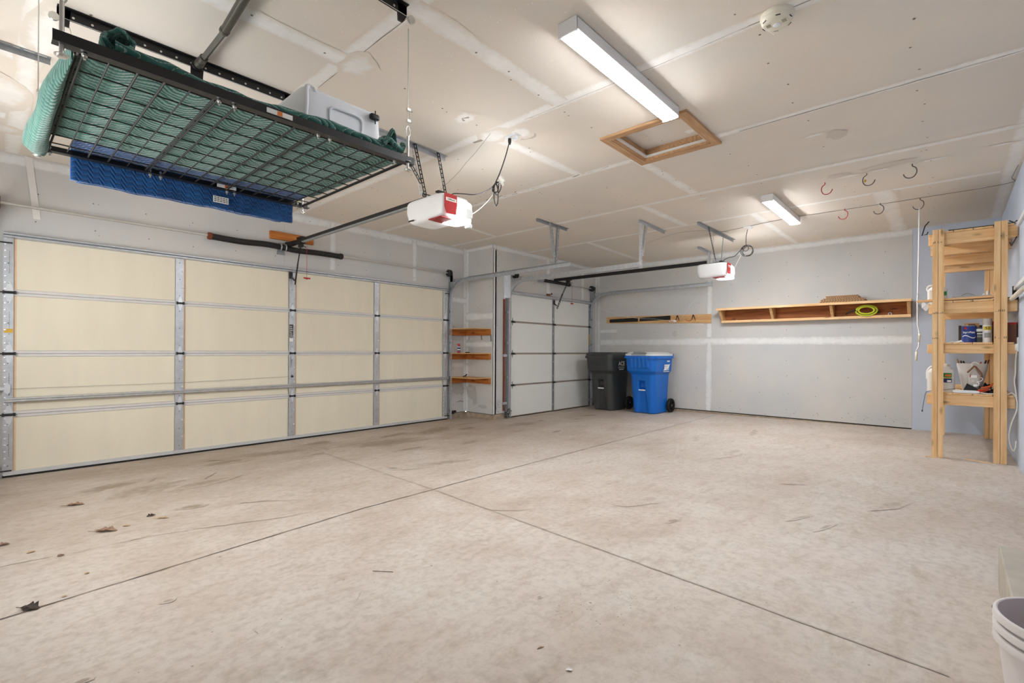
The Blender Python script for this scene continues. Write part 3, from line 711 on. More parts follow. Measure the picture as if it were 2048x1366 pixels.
def hanger(name_label, rail0, rail1, straps, mat='galvanized', group='ceiling hangers for the door tracks'):
    r0 = Vector(rail0); t = thing('track_hanger', name_label, 'hanger', rail0, group)
    m = MB(); m.perf(rail0, rail1, .034, .003, (0, 1, 0), int((Vector(rail1)-r0).length/.055)); m.bar(Vector(rail0)+Vector((0, .017, -.016)), Vector(rail1)+Vector((0, .017, -.016)), .032, .003, (0, 0, 1)); m.build('ceiling_angle', mat, t)
    for (p, q) in straps:
        m = MB(); m.perf(p, q, .032, .003, (1, 0, 0), max(3, int((Vector(p)-Vector(q)).length/.045))); m.bar(Vector(p)+Vector((-.016, .014, 0)), Vector(q)+Vector((-.016, .014, 0)), .028, .003, (0, 1, 0)); m.build('strap', mat, t)
    return t
zc = ZC-.004
hanger('perforated ceiling hanger holding the end of the large door right track', (4.76, 3.89, zc), (5.44, 3.90, zc), [((5.03, 3.87, zc), (5.10, 3.85, 2.245)), ((5.19, 3.87, zc), (5.125, 3.85, 2.245))], 'galvanized_dull')
hanger('tall ceiling hanger with diagonal brace above the white door left track', (5.66, 2.94, zc), (6.45, 2.96, zc), [((5.75, 2.96, zc), (5.77, 2.97, 2.18)), ((5.90, 2.96, zc), (5.80, 2.97, 2.34))])
hanger('ceiling hanger holding the end of the track nearest the back wall', (7.72, 2.99, zc), (8.30, 3.0, zc), [((8.23, 3.0, zc), (8.262, 2.97, 2.19))])
hanger('ceiling hanger at the top left edge over the large door left track', (-.42, 3.84, zc), (.285, 3.85, zc), [((.035, 3.84, zc), (.028, 3.8, 2.23))], 'galvanized_dull')

# torsion shafts, springs and drums -----------------------------------
def drum(mb, u, w, z, r=.055, mm=0):
    mb.lathe([(.012, -.03), (r*.72, -.03), (r, -.018), (r, -.008), (r*.8, -.002), (r*.8, .012), (r, .016), (r, .026), (r*.4, .03), (.014, .03)], (u, w, z), 22, mm, 'x')
SW = DW-.068
t = thing('torsion_shaft', 'steel torsion shaft over the large cream door with a black covered spring', 'torsion shaft', (2.6, SW, 2.32))
m = MB(); m.tube([(.06, SW, 2.325), (5.16, SW, 2.325)], .0125, 12); m.build('shaft', 'zinc', t, smooth=True)
m = MB(); pts = catmull([(1.70, SW, 2.318), (2.0, SW, 2.312), (2.25, SW-.002, 2.325), (2.46, SW, 2.318), (2.62, SW, 2.308), (2.9, SW, 2.318), (3.19, SW, 2.318)], 8)
m.tube(pts, .034, 16); m.build('spring_cover', 'black_paint', t, smooth=True)
m = MB()
for k in range(60):
    a = k*1.3
m.lathe([(.020, -.02), (.038, -.018), (.040, 0), (.036, .018), (.02, .02)], (3.20, SW, 2.32), 16, 0, 'x'); m.build('winding_cone', 'black_paint', t)
m = MB(); m.lathe([(.020, -.025), (.038, -.02), (.040, 0), (.034, .02), (.018, .025)], (1.69, SW, 2.32), 16, 0, 'x'); m.build('winding_cone', 'rust', t)
m = MB(); m.prism([(-.05, -.08), (.05, -.08), (.03, .0), (.045, .06), (-.03, .06)], (2.46, DW-.002, 2.32), (1, 0, 0), (0, 0, 1), .006); 
for k in (-.028, .028): m.lathe([(.036, -.008), (.044, 0), (.036, .008)], (2.46+k, SW, 2.32), 16, 0, 'x')
m.box(2.44, SW, 2.30, 2.48, DW-.002, 2.34); m.build('center_bracket', 'galvanized_dull', t)
m = MB(); drum(m, 5.04, SW, 2.325); m.build('cable_drum', 'dark_steel', t)
m = MB(); drum(m, .10, SW, 2.325, .06); m.box(.12, SW-.05, 2.27, .135, SW+.05, 2.37); m.build('cable_drum', 'rust', t)
m = MB(); m.prism([(-.05, -.2), (.03, -.2), (.03, .04), (0, .07), (-.03, .04)], (5.09, SW, 2.30), (0, 1, 0), (0, 0, 1), .004); m.build('end_bearing_plate', 'galvanized_dull', t)

SW2 = JW-.068
t = thing('torsion_shaft', 'steel torsion shaft over the narrow white door with an exposed black spring', 'torsion shaft', (7.1, SW2, 2.33))
m = MB(); m.tube([(5.84, SW2, 2.333), (8.34, SW2, 2.333)], .0125, 12); m.build('shaft', 'zinc', t, smooth=True)
m = MB(); pts = [(6.64+.78*k/420, SW2+.023*cos(k*.55), 2.333+.023*sin(k*.55)) for k in range(421)]; m.tube(pts, .0055, 5); m.build('spring', 'black_paint', t, smooth='full')
m = MB(); m.lathe([(.02, -.03), (.034, -.02), (.034, .02), (.02, .03)], (7.43, SW2, 2.333), 14, 0, 'x'); m.build('winding_cone', 'black_paint', t)
m = MB(); m.lathe([(.02, -.03), (.032, -.02), (.032, .02), (.02, .03)], (6.63, SW2, 2.333), 14, 0, 'x'); m.box(6.585, SW2-.03, 2.29, 6.60, JW-.001, 2.37); m.build('center_bracket', 'galvanized', t)
for u_ in (5.93, 8.20):
    m = MB(); drum(m, u_, SW2, 2.333, .055); m.build('cable_drum', 'dark_steel', t)
m = MB(); m.box(5.765, JW-.11, 1.95, 5.772, JW-.002, 2.39); m.box(5.70, JW-.03, 1.95, 5.765, JW-.002, 2.39); m.build('end_bearing_plate', 'galvanized_bright', t)
m = MB(); m.box(8.275, JW-.11, 2.08, 8.28, JW-.002, 2.37); m.build('end_bearing_plate', 'galvanized_dull', t)
m = MB(); m.box(6.83, JW-.022, 2.09, 6.93, JW-.001, 2.115); m.lathe([(.013, 0), (.013, .03)], (6.95, JW-.03, 2.105), 10, 0, 'z'); tag(m.build('wall_latch_bracket', 'rust', loc=(6.88, JW, 2.1)), 'small rusty bracket on the wall just above the white door', 'bracket')
#OBJECTS
# ================================================================== CEILING LIGHTS
def led_fixture(u0, u1, w0, w1, label):
    t = thing('led_light_fixture', label, 'ceiling light', ((u0+u1)/2, (w0+w1)/2, ZC), 'LED ceiling fixtures')
    zb = ZC-.078; wm = (w0+w1)/2
    m = MB(); m.box(u0+.004, w0+.012, ZC-.03, u1-.004, w1-.012, ZC-.0005); m.build('housing', 'white_plastic', t)
    m = MB(); prof = [(w0+.002, ZC-.012), (w0, ZC-.03), (w0+.003, zb+.012), (w0+.016, zb), (w1-.016, zb), (w1-.003, zb+.012), (w1, ZC-.03), (w1-.002, ZC-.012)]
    # glowing diffuser underneath
    m.prism([(w0+.012, zb+.004), (w0+.022, zb-.001), (w1-.022, zb-.001), (w1-.012, zb+.004), (w1-.012, ZC-.031), (w0+.012, ZC-.031)], (u0+.014, 0, 0), (0, 1, 0), (0, 0, 1), u1-u0-.028); m.build('diffuser', 'led_lens', t)
    m = MB()
    for s_ in (0, 1):
        wa, wb = (w0, w0+.0115) if s_ == 0 else (w1-.0115, w1)
        m.box(u0+.004, wa, zb+.014, u1-.004, wb, ZC-.004)
    m.box(u0, w0, zb+.002, u0+.012, w1, ZC-.0005); m.box(u1-.012, w0, zb+.002, u1, w1, ZC-.0005)
    m.build('end_cap', 'white_plastic', t, bevel=.002)
    m = MB(); m.box(u0+.25, w0-.001, ZC-.03, u0+.31, w0-.0002, ZC-.022); m.build('switch', 'white_plastic', t)
    return t
led_fixture(1.995, 3.22, 1.385, 1.50, 'large glowing LED strip light on the ceiling, the nearer one beside the attic hatch')
led_fixture(5.64, 6.90, 1.40, 1.52, 'smaller-looking glowing LED strip light far back, near the hanging hooks')

# attic hatch ---------------------------------------------------------
t = thing('attic_hatch', 'square wood-framed attic access hatch in the ceiling', 'attic hatch', (3.62, 1.70, ZC))
HU0, HU1, HW0, HW1, fw_ = 3.28, 3.975, 1.36, 2.05, .062
for nm, poly, mat in (('frame_side', [(HU0, HW0), (HU1, HW0), (HU1-fw_, HW0+fw_), (HU0+fw_, HW0+fw_)], 'oak_x'), ('frame_side', [(HU0, HW1), (HU0+fw_, HW1-fw_), (HU1-fw_, HW1-fw_), (HU1, HW1)], 'oak_x'),
                      ('frame_side', [(HU0, HW0), (HU0+fw_, HW0+fw_), (HU0+fw_, HW1-fw_), (HU0, HW1)], 'oak_y'), ('frame_side', [(HU1, HW0), (HU1, HW1), (HU1-fw_, HW1-fw_), (HU1-fw_, HW0+fw_)], 'oak_y')):
    m = MB(); m.prism([(a, b) for a, b in poly], (0, 0, ZC-.02), (1, 0, 0), (0, 1, 0), .0185); m.build(nm, mat, t)
i0, i1, j0, j1 = HU0+fw_+.001, HU1-fw_-.001, HW0+fw_+.001, HW1-fw_-.001
m = MB(); 
for (a, b, c_, d) in ((i0, j0, i0+.012, j1), (i1-.012, j0, i1, j1), (i0, j0, i1, j0+.012), (i0, j1-.012, i1, j1)): m.box(a, b, ZC-.014, c_, d, ZC+.09)
m.build('hatch_lining', 'oak_x', t)
m = MB()
for (a, b, c_, d) in ((i0+.012, j0+.012, i0+.032, j1-.012), (i1-.032, j0+.012, i1-.012, j1-.012), (i0+.032, j0+.012, i1-.032, j0+.032), (i0+.032, j1-.032, i1-.032, j1-.012)): m.box(a, b, ZC+.004, c_, d, ZC+.018)
m.build('hatch_stop', 'caulk', t)
m = MB(); m.box(i0+.013, j0+.013, ZC+.075, i1-.013, j1-.013, ZC+.088)
m.blot((i1-.12, j0+.12, ZC+.075), DN, (0, 1, 0), .06, .05, 1.0); m.blot((i0+.03, (j0+j1)/2, ZC+.075), DN, (0, 1, 0), .25, .03, 1.0)
for p in ((i0+.1, j1-.1), (i0+.3, j1-.15), (i1-.1, j1-.2), (i0+.2, j0+.1)): m.blot((p[0], p[1], ZC+.075), DN, (1, 0, 0), .005, .005, dark=.8, n=6)
m.build('hatch_panel', 'gypsum_board', t)

# smoke detector ------------------------------------------------------
SU, SWY = 2.655, .645
t = thing('smoke_detector', 'round cream smoke detector on the ceiling', 'smoke detector', (SU, SWY, ZC))
m = MB(); m.lathe([(.074, -.0005), (.076, -.012), (.072, -.024), (.070, -.026)][::-1], (SU, SWY, ZC), 40); m.build('base', 'cream_plastic', t, smooth=True)
m = MB(); m.lathe([(0, -.052), (.046, -.052), (.052, -.050), (.0535, -.047), (.056, -.049), (.062, -.046), (.069, -.036), (.071, -.0265), (.06, -.0262)], (SU, SWY, ZC), 40); m.build('cover', 'cream_plastic', t, smooth=True)
for k in range(6):
    a = k*pi/3+.3; m = MB(); m.bar((SU+.0655*cos(a-.16), SWY+.0655*sin(a-.16), ZC-.0425), (SU+.0655*cos(a+.16), SWY+.0655*sin(a+.16), ZC-.0425), .006, .004, (cos(a), sin(a), -1)); m.build('vent_slot', 'dark_steel', t)
for s_ in (-1, 1):
    m = MB()
    for i in range(5):
        for j in range(3): m.bar((SU-.022+j*.009-.004, SWY+s_*(.026+i*.0042), ZC-.0524), (SU-.022+j*.009+.003, SWY+s_*(.026+i*.0042), ZC-.0524), .0014, .001, (0, 1, 0))
    m.build('speaker_grille', 'dark_steel', t)
m = MB(); m.lathe([(0, -.058), (.010, -.057), (.017, -.0545), (.0185, -.0525)], (SU, SWY, ZC), 24); m.build('test_button', 'white_plastic', t, smooth=True)
m = MB(); m.tube(catmull([(SU+.06, SWY+.02, ZC-.03), (SU+.075, SWY+.03, ZC-.05), (SU+.085, SWY+.04, ZC-.04), (SU+.10, SWY+.065, ZC-.008)], 5), .0009, 4); m.build('hanging_thread', 'cream_plastic', t)

# ================================================================== DOOR OPENERS
def superbox(mb, x0, y0, z0, x1, y1, z1, e, mm=0, nu=28, nv=14, taper=None):
    cx, cy, cz = (x0+x1)/2, (y0+y1)/2, (z0+z1)/2; a, b, c = (x1-x0)/2, (y1-y0)/2, (z1-z0)/2
    sg = lambda v, p: math.copysign(abs(v)**p, v)
    vs = []
    for j in range(nv+1):
        ph = -pi/2+pi*j/nv
        for i in range(nu):
            th = 2*pi*i/nu
            p = [sg(cos(ph), e)*sg(cos(th), e), sg(cos(ph), e)*sg(sin(th), e), sg(sin(ph), e)]
            if taper: p = taper(p)
            vs.append((cx+a*p[0], cy+b*p[1], cz+c*p[2]))
    fs = [(j*nu+i, j*nu+(i+1) % nu, (j+1)*nu+(i+1) % nu, (j+1)*nu+i) for j in range(nv) for i in range(nu)]
    mb.add(vs, fs, mm); return mb
def opener(u, w0, w1, z0, z1, rail_end, label, big):
    hw = .155
    t = thing('door_opener', label, 'garage door opener', (u, (w0+w1)/2, z0), 'garage door openers')
    tp = lambda p: [p[0]*(1-.10*max(-p[2], 0)), p[1]*(1-.10*max(-p[2], 0)), p[2]]
    m = MB(); superbox(m, u-hw, w0, z0, u+hw, w1, z1-.012, .30, 0, 48, 22, tp); m.build('housing', 'white_plastic', t, smooth=True)
    # red end panel with its lower lip wrapping under the unit
    pf = w0-.0045
    m = MB(); m.prism([(-.062, .0), (.062, 0), (.062, .105), (-.062, .105)], (u-.075, w0-.001, z1-.135), (1, 0, 0), (0, 0, 1), .006)
    m.prism([(-.062, 0), (.062, 0), (.048, -.052), (-.048, -.052)], (u-.075, w0-.001, z1-.135), (1, 0, 0), Vector((0, .16, 1)).normalized(), .006)
    m.build('end_panel', 'red_plastic', t)
    ep = t.children[-1]
    m = MB(); m.box(u-.125, pf-.0035, z1-.087, u-.02, pf-.0023, z1-.062); m.build('name_plate', 'label_white', ep)
    m = MB(); m.box(u-.121, pf-.0042, z1-.084, u-.024, pf-.0034, z1-.065); m.build('name_plate_field', 'cream_plastic', ep)
    text('LiftMaster', .019, (u-.0725, pf-.0046, z1-.0745), FACE_W, 'label_dark', ep, depth=.0004, bold=.0003, sx=.95)
    for k, (a, b) in enumerate(((-.11, -.165), (-.075, -.16))):
        m = MB(); m.lathe([(.008, 0), (.007, -.004), (0, -.005)], (u+a, w0+.003, z1+b), 10, 0, 'y'); m.build('button', 'white_plastic' if k else 'red_plastic', ep)
    m = MB(); m.box(u-.14, w0+.03, z0-.004, u-.0, w0+.19, z0+.004); m.build('bottom_plate', 'red_paint', t)
    # glowing lens along the side and underside
    m = MB(); superbox(m, u-.02, w0-.006, z0-.008, u+hw+.006, w0+.20, z0+.045, .35, 0, 32, 12); m.build('light_lens', 'opener_lens', t, smooth=True)
    m = MB(); superbox(m, u-.008, w0-.008, z0+.035, u+hw+.004, w0+.08, z1-.05, .4, 0, 32, 14); m.build('side_lens', 'lens_cover', t, smooth=True)
    m = MB(); m.box(u-.07, w0+.06, z1-.014, u+.07, w1-.05, z1-.002); m.box(u-hw+.02, w0+.07, z1-.008, u-.07, w0+.11, z1+.004); m.build('mounting_plate', 'black_paint', t)
    # rail
    m = MB(); m.prism([(-.017, 0), (.017, 0), (.017, .044), (.008, .05), (-.008, .05), (-.017, .044)], (u, w1-.10, z1+.0), (1, 0, 0), (0, 0, 1), -(rail_end-w1+.10)); m.build('rail', 'satin_black', t)
    m = MB(); m.prism([(-.0175, -.0015), (.0175, -.0015), (.0175, .012), (-.0175, .012)], (u, w1-.02, z1-.001), (1, 0, 0), (0, 0, 1), -(rail_end-w1-.3)); m.build('rail_lining', 'galvanized_dull' if big else 'satin_black', t)
    return t
RZ = 2.352
o1 = opener(2.555, 2.90, 3.40, 2.145, RZ, 5.93, 'white garage door opener with a red end panel, hanging near the loft platform', True)
o2 = opener(6.985, 2.26, 2.69, 2.125, 2.345, 5.30, 'white garage door opener with faded red end, hanging far back by the back wall', False)
m = MB(); m.box(2.60, 2.86, 2.155, 2.64, 2.895, 2.185); superbox(m, 2.60, 2.85, 2.155, 2.68, 2.888, 2.235, .5); m.build('remote_receiver', 'white_plastic', o1, smooth=True)
m = MB(); m.tube(catmull([(2.64, 2.87, 2.18), (2.655, 2.87, 2.15), (2.665, 2.88, 2.125)], 4), .004, 6); m.lathe([(.026, 0), (.030, .02), (.012, .05), (.006, .055)], (2.66, 2.885, 2.088), 16); m.build('hanging_sensor', 'white_plastic', o1, smooth=True)
m = MB(); m.box(2.30+.1, 3.26, 2.16, 2.302+.1-.004, 3.33, 2.172); m.build('side_slot', 'black_paint', o1)
def arm(par, u, zr, wc, door_w, zd, ub, name='door_arm', col='black_paint'):
    m = MB(); m.box(u-.03, wc-.06, zr-.012, u+.03, wc+.05, zr+.006); m.box(u-.018, wc-.035, zr-.05, u+.018, wc+.03, zr-.012)
    m.tube(catmull([(u+.02, wc-.02, zr-.03), (u+.045, wc-.03, zr-.05), (u+.03, wc-.05, zr-.045)], 4), .004, 6)
    m.build('trolley', col, par)
    m = MB(); k = Vector((ub, door_w-.06, zd-.02))
    m.perf((u, wc, zr-.035), (u-.0+(k.x-u)*.55, wc+(k.y-wc)*.55, zr-.035+(k.z-zr+.035)*.55), .022, .005, (0, 1, .5), 7); m.perf((u+(k.x-u)*.5, wc+(k.y-wc)*.5, zr-.035+(k.z-zr+.035)*.5), k+Vector((0, 0, -.05)), .028, .006, (0, 1, .5), 6)
    m.bar(k+Vector((0, .005, .0)), (ub-.035, door_w-.02, zd+.03), .02, .012, (0, 0, 1)); m.build(name, col, par)
    m = MB(); m.box(ub-.055, door_w-.03, zd, ub-.015, door_w-.0215, zd+.08); m.build('door_bracket', 'dark_steel', par)
    m = MB(); m.tube([(u+.05, wc-.05, zr-.03), (u+.052, wc-.05, zr-.40)], .0022, 5); m.build('release_cord', 'red_plastic', par)
    m = MB(); m.lathe([(0, -.012), (.012, -.010), (.015, 0), (.011, .008), (0, .012)], (u+.052, wc-.05, zr-.415), 14); m.bar((u+.015, wc-.05, zr-.412), (u+.09, wc-.05, zr-.412), .016, .014, (0, 0, 1)); m.build('release_handle', 'red_plastic', par)
arm(o1, 2.555, RZ, 5.66, D0, 1.96, 2.60)
arm(o2, 6.985, 2.345, 5.0, D2, 1.93, 7.04)
m = MB(); m.box(2.54, 5.80, RZ+.0, 2.57, 5.955, RZ+.05); m.bar((2.555, 5.86, RZ+.02), (2.50, 5.955, RZ+.02), .05, .006, (0, 0, 1)); m.build('header_bracket', 'black_paint', o1)
m = MB(); m.bar((2.555, 5.72, RZ+.058), (2.555, 5.60, RZ+.058), .05, .02, (1, 0, 0)); m.build('rail_pulley', 'black_paint', o1)
m = MB(); m.box(2.325, DW-.04, 2.415, 2.845, DW-.0005, 2.505); tag(m.build('header_board', 'cedar_x', loc=(2.585, DW-.02, 2.46), bevel=.002), 'short orange wooden board on the wall above the large cream door', 'board')

def hang_set(label, a0, a1, straps, mat, extra=None):
    t = thing('opener_hanger', label, 'hanger', a0, 'ceiling hangers for the door openers')
    m = MB(); m.perf(a0, a1, .034, .003, (0, 1, 0), 24); m.bar(Vector(a0)+Vector((0, .018, -.018)), Vector(a1)+Vector((0, .018, -.018)), .034, .003, (0, 0, 1)); m.build('ceiling_angle', mat, t)
    for p, q, sd, k in straps:
        m = MB(); m.perf(p, q, .030, .003, sd, max(3, int((Vector(p)-Vector(q)).length/.032))); m.build('strap', k, t)
    return t
hang_set('perforated angle and straps carrying the opener beside the loft platform', (2.03, 3.215, zc), (2.72, 3.235, zc),
   [((2.38, 3.225, zc), (2.47, 3.20, RZ+.02), (1, 0, 0), 'dark_steel'), ((2.345, 3.235, zc), (2.44, 3.215, RZ+.02), (1, .4, 0), 'galvanized'), ((2.615, 3.22, zc), (2.70, 3.20, RZ+.02), (1, 0, 0), 'dark_steel'),
    ((2.27, 3.21, 2.66), (2.435, 3.21, 2.465), (1, 0, 0), 'grey_coat'), ((2.44, 3.20, RZ+.02), (2.72, 3.20, RZ+.02), (0, 0, 1), 'dark_steel')], 'galvanized')
hang_set('perforated angle and three straps carrying the opener near the back wall', (6.245, 2.42, zc), (7.60, 2.407, zc),
   [((6.59, 2.42, zc), (6.86, 2.42, 2.36), (1, 0, 0), 'dark_steel'), ((6.80, 2.43, zc), (6.84, 2.44, 2.36), (1, .3, 0), 'galvanized_dull'), ((7.14, 2.41, zc), (7.07, 2.42, 2.36), (1, 0, 0), 'galvanized_dull'), ((6.80, 2.42, 2.36), (7.10, 2.42, 2.36), (0, 1, 0), 'galvanized')], 'galvanized_dull')

# ================================================================== LOFT PLATFORM
PZ = 2.03; NW, FWW = 2.00, 3.125; U0, U1 = .15, 1.46
t = thing('overhead_storage_platform', 'black wire-mesh storage platform hung on cables from the ceiling', 'storage platform', (.8, 2.55, PZ))
plat = t
for w in (NW, FWW):
    m = MB(); m.box(U0, w-.018, PZ-.003, U1, w+.018, PZ) ; m.box(U0, (w-.018 if w == NW else w+.015), PZ, U1, (w-.015 if w == NW else w+.018), PZ+.030)
    m.build('frame_rail', 'black_paint', t)
k = 0; u = .213
while u < 1.44:
    thick = k % 3 != 1
    m = MB(); m.tube([(u, NW+.0, PZ+.006), (u, FWW, PZ+.006)], .0042 if thick else .0028, 6)
    if k in (0, 5, 10): m.tube([(u+.012, NW, PZ+.006), (u+.012, FWW, PZ+.006)], .0042, 6)
    m.build('cross_wire', 'satin_black', t); k += 1; u += .0755
for u in (1.405, 1.418): 
    m = MB(); m.tube([(u, NW, PZ+.001), (u, FWW, PZ+.001)], .004, 6); m.build('cross_wire', 'satin_black', t)
for i in range(9):
    w = NW+.06+i*.122
    m = MB(); m.tube([(.205, w, PZ+.013), (1.42, w, PZ+.013)], .003, 6); m.build('long_wire', 'satin_black', t)
for (u, w) in ((.225, NW), (.60, NW), (.652, NW), (.978, NW), (1.03, NW), (1.36, NW), (.23, FWW), (.615, FWW), (.66, FWW), (.98, FWW), (1.02, FWW), (1.39, FWW)):
    m = MB(); m.tube([(u, w+.006, PZ-.022), (u, w+.006, PZ+.022)], .0038, 8); m.lathe([(.008, 0), (.008, .007)], (u, w+.006, PZ-.012), 6); m.lathe([(.0075, 0), (.006, .006)], (u, w+.006, PZ+.014), 6); m.build('bolt', 'zinc', t)
for (u, w) in ((.758, NW-.019), (.92, FWW-.02)):
    m = MB(); m.box(u, w-.0012, PZ+.003, u+.10, w, PZ+.022, 0); m.box(u+.04, w-.0018, PZ+.004, u+.06, w-.001, PZ+.021, 1); m.build('rail_sticker', ['label_white', 'label_orange'], t)
def hang_point(u, w, zt, rod):
    t = thing('suspension_cable', 'steel suspension cable holding the %s corner of the wire platform' % rod, 'cable', (u, w, PZ), 'platform suspension cables')
    m = MB(); m.tube([(u, w, PZ+.22), (u, w, zt)], .0022, 6); m.tube([(u+.006, w, PZ+.16), (u+.006, w, PZ+.25)], .0018, 5); m.build('wire_rope', 'zinc', t)
    m = MB(); m.tube([(u, w, PZ-.03), (u, w, PZ+.13)], .0062, 10); m.build('eye_bolt', 'zinc', t, smooth=True)
    m = MB(); m.tube(catmull([(u, w, PZ+.125), (u+.011, w, PZ+.14), (u+.009, w, PZ+.165), (u, w, PZ+.18), (u-.009, w, PZ+.165), (u-.011, w, PZ+.14)], 5, True), .0028, 6, closed=True); m.build('thimble', 'zinc', t)
    for z in (PZ+.20, PZ+.255): m = MB(); m.box(u-.006, w-.006, z, u+.012, w+.006, z+.012); m.tube([(u+.004, w, z+.003), (u+.022, w-.004, z+.003)], .003, 6); m.lathe([(.005, 0), (.005, .006)], (u+.018, w-.004, z+.001), 6, 0, 'x'); m.build('cable_clamp', 'zinc', t)
    m = MB(); m.lathe([(.018, -.006), (.018, -.0035), (.011, -.003), (.011, -.012), (0, -.013)][::-1], (u, w, PZ-.03), 14); m.lathe([(.015, 0), (.015, .003)], (u, w, PZ+.004), 14); m.build('washer', 'zinc', t)
hang_point(.172, NW, 2.73, 'near left'); hang_point(1.425, NW-.012, 2.69, 'near right'); hang_point(.19, FWW, 2.73, 'far left'); hang_point(1.42, FWW, 2.73, 'far right')
t = thing('lift_rail_assembly', 'black perforated ceiling rails and crank tube above the wire platform', 'hoist rail', (.8, 2.6, ZC))
for w, uu in ((3.235, (.26, 1.40)), (1.97, (.26, 1.40))):
    m = MB(); m.box(uu[0], w-.003, ZC-.055, uu[1], w+.0, ZC-.002); m.box(uu[0], w-.022, ZC-.006, uu[1], w, ZC-.0008)
    for s_, ue in ((-1, uu[0]), (1, uu[1])): m.prism([(0, 0), (0, -.05), (-s_*-.02, -.085), (-s_*-.045, -.085), (-s_*-.05, -.02), (-s_*-.05, 0)], (ue, w-.003, ZC-.002), (-1, 0, 0), (0, 0, 1), .012)
    m.build('rail', 'black_paint', t)
    for k in range(15):
        u = uu[0]+.06+k*.072; m = MB(); m.lathe([(.0055, 0), (.0055, -.001)], (u, w-.0031, ZC-.035), 10, 0, 'y'); m.build('rivet', 'zinc', t)
    m = MB(); m.tube([(uu[0]-.0, w-.02, ZC-.06), (uu[1]+.02, w-.018, ZC-.062)], .0016, 5); m.build('wire_rope', 'zinc', t)
for s_, ue in ((-1, .26), (1, 1.40)):
    for w in (3.225, 1.96):
        m = MB(); m.lathe([(.02, -.006), (.014, 0), (.02, .006)], (ue+s_*.012, w-.012, ZC-.07), 14, 0, 'y'); m.build('pulley', 'zinc', t)
m = MB(); m.prism([(-.03, 0), (.035, 0), (.03, -.08), (-.03, -.085)], (.845, 3.215, ZC-.05), (1, 0, 0), (0, 0, 1), .006); m.lathe([(.031, -.01), (.031, .01), (.02, .015)], (.848, 3.20, 2.728), 18, 0, 'y'); m.build('gear_bracket', 'black_paint', t)
m = MB(); m.lathe([(.0235, 0), (.0235, -.06), (.021, -.062), (.021, -.11), (.0185, -.112)], (.848, 3.20, 2.728), 22, 0, 'y'); m.lathe([(.0165, -.10), (.0165, -.48)], (.848, 3.20, 2.728), 4, 0, 'y'); m.tube([(.846, 2.74, 2.728), (.80, 1.96, 2.728)], .0215, 18); m.lathe([(.0235, 0), (.0235, -.02)], (.846, 2.76, 2.728), 20, 0, 'y')
m.build('crank_tube', 'taupe_tube', t, smooth=True)

# moving blankets -----------------------------------------------------
def bulge(u, w):      # cloth sagging slightly between the mesh wires
    return .006*abs(sin((u-.213)/.0755*pi))*abs(sin((w-NW-.06)/.122*pi))
def rnd(a, b, k=1.0): return sin(a*17.3*k+b*5.1)*.5+sin(b*23.7*k-a*7.7)*.3+sin((a+b)*41*k)*.2
t = thing('moving_blanket', 'green quilted moving blanket spread over the wire platform', 'blanket', (.8, 2.5, PZ+.02), 'quilted moving blankets')
def gtop(a, b):
    w = 2.02+b*.93-.02*sin(a*9)*(b > .9); u = .216+a*1.206-(.02*b*(a > .97))
    z = PZ+.052+.006*rnd(u, w)
    if b < .06: z -= .012*(1-b/.06)
    return (u, w, z)
m = MB()
def gs(a, b): return gtop(a, b)
T = lambda a, b: Vector(gtop(a, b)); nu, nv = 96, 60; W = nv+1
vs = [T(i/nu, j/nv) for i in range(nu+1) for j in range(W)]; n0 = len(vs)
for i in range(nu+1):
    for j in range(W):
        p = T(i/nu, j/nv); vs.append(Vector((p.x, p.y, PZ+.0235-bulge(p.x, p.y)+.002*abs(rnd(p.x*2, p.y*2)))))
fs = []
for i in range(nu):
    for j in range(nv):
        q = (i*W+j, (i+1)*W+j, (i+1)*W+j+1, i*W+j+1); fs.append(q); fs.append(tuple(n0+x for x in q[::-1]))
for i in range(nu):
    fs.append((i*W, n0+i*W, n0+(i+1)*W, (i+1)*W)); fs.append((i*W+nv, (i+1)*W+nv, n0+(i+1)*W+nv, n0+i*W+nv))
for j in range(nv):
    fs.append((j, j+1, n0+j+1, n0+j)); k = nu*W; fs.append((k+j, n0+k+j, n0+k+j+1, k+j+1))
m.add(vs, fs); m.build('cloth', 'green_quilt', t, smooth='full')
# near edge rolled over the rail
def edge(a, b):
    u = .30+a*1.10; r = .017+.004*rnd(u*2, 1)+.003*sin(u*31); th = b*2*pi
    return (u, 2.026+.018*cos(th)+.004*sin(u*12), PZ+.052+.012*sin(u*7)+r*sin(th)*1.05)
m = MB(); m.grid(edge, 90, 14); m.build('rolled_edge', 'green_quilt', t, smooth='full')
# flap hanging past the left end
def flap(a, b):       # a along w, b around the loop
    w = 2.06+a*1.10; k = min(1, sin(pi*min(.5, a*.62+.03))**1.1)*(1-max(0, (a-.9)/.1)**2*.75)
    ext = .062*k+.012*sin(a*8)*k; th = b*2*pi
    drop = .03*k
    u = .208-ext*.5+ext*.62*cos(th)+(.035*max(0, a-.75)*2)
    z = PZ+.018-drop*.4+(.03+.02*k)*sin(th)+.006*rnd(w, th*.2)
    return (u-.004, w, z)
m = MB(); m.grid(flap, 48, 22); m.add([flap(0, k/22) for k in range(22)], [tuple(range(22))]); m.add([flap(1, k/22) for k in range(22)], [tuple(range(22))[::-1]]); m.build('hanging_end', 'green_quilt', t, smooth='full')
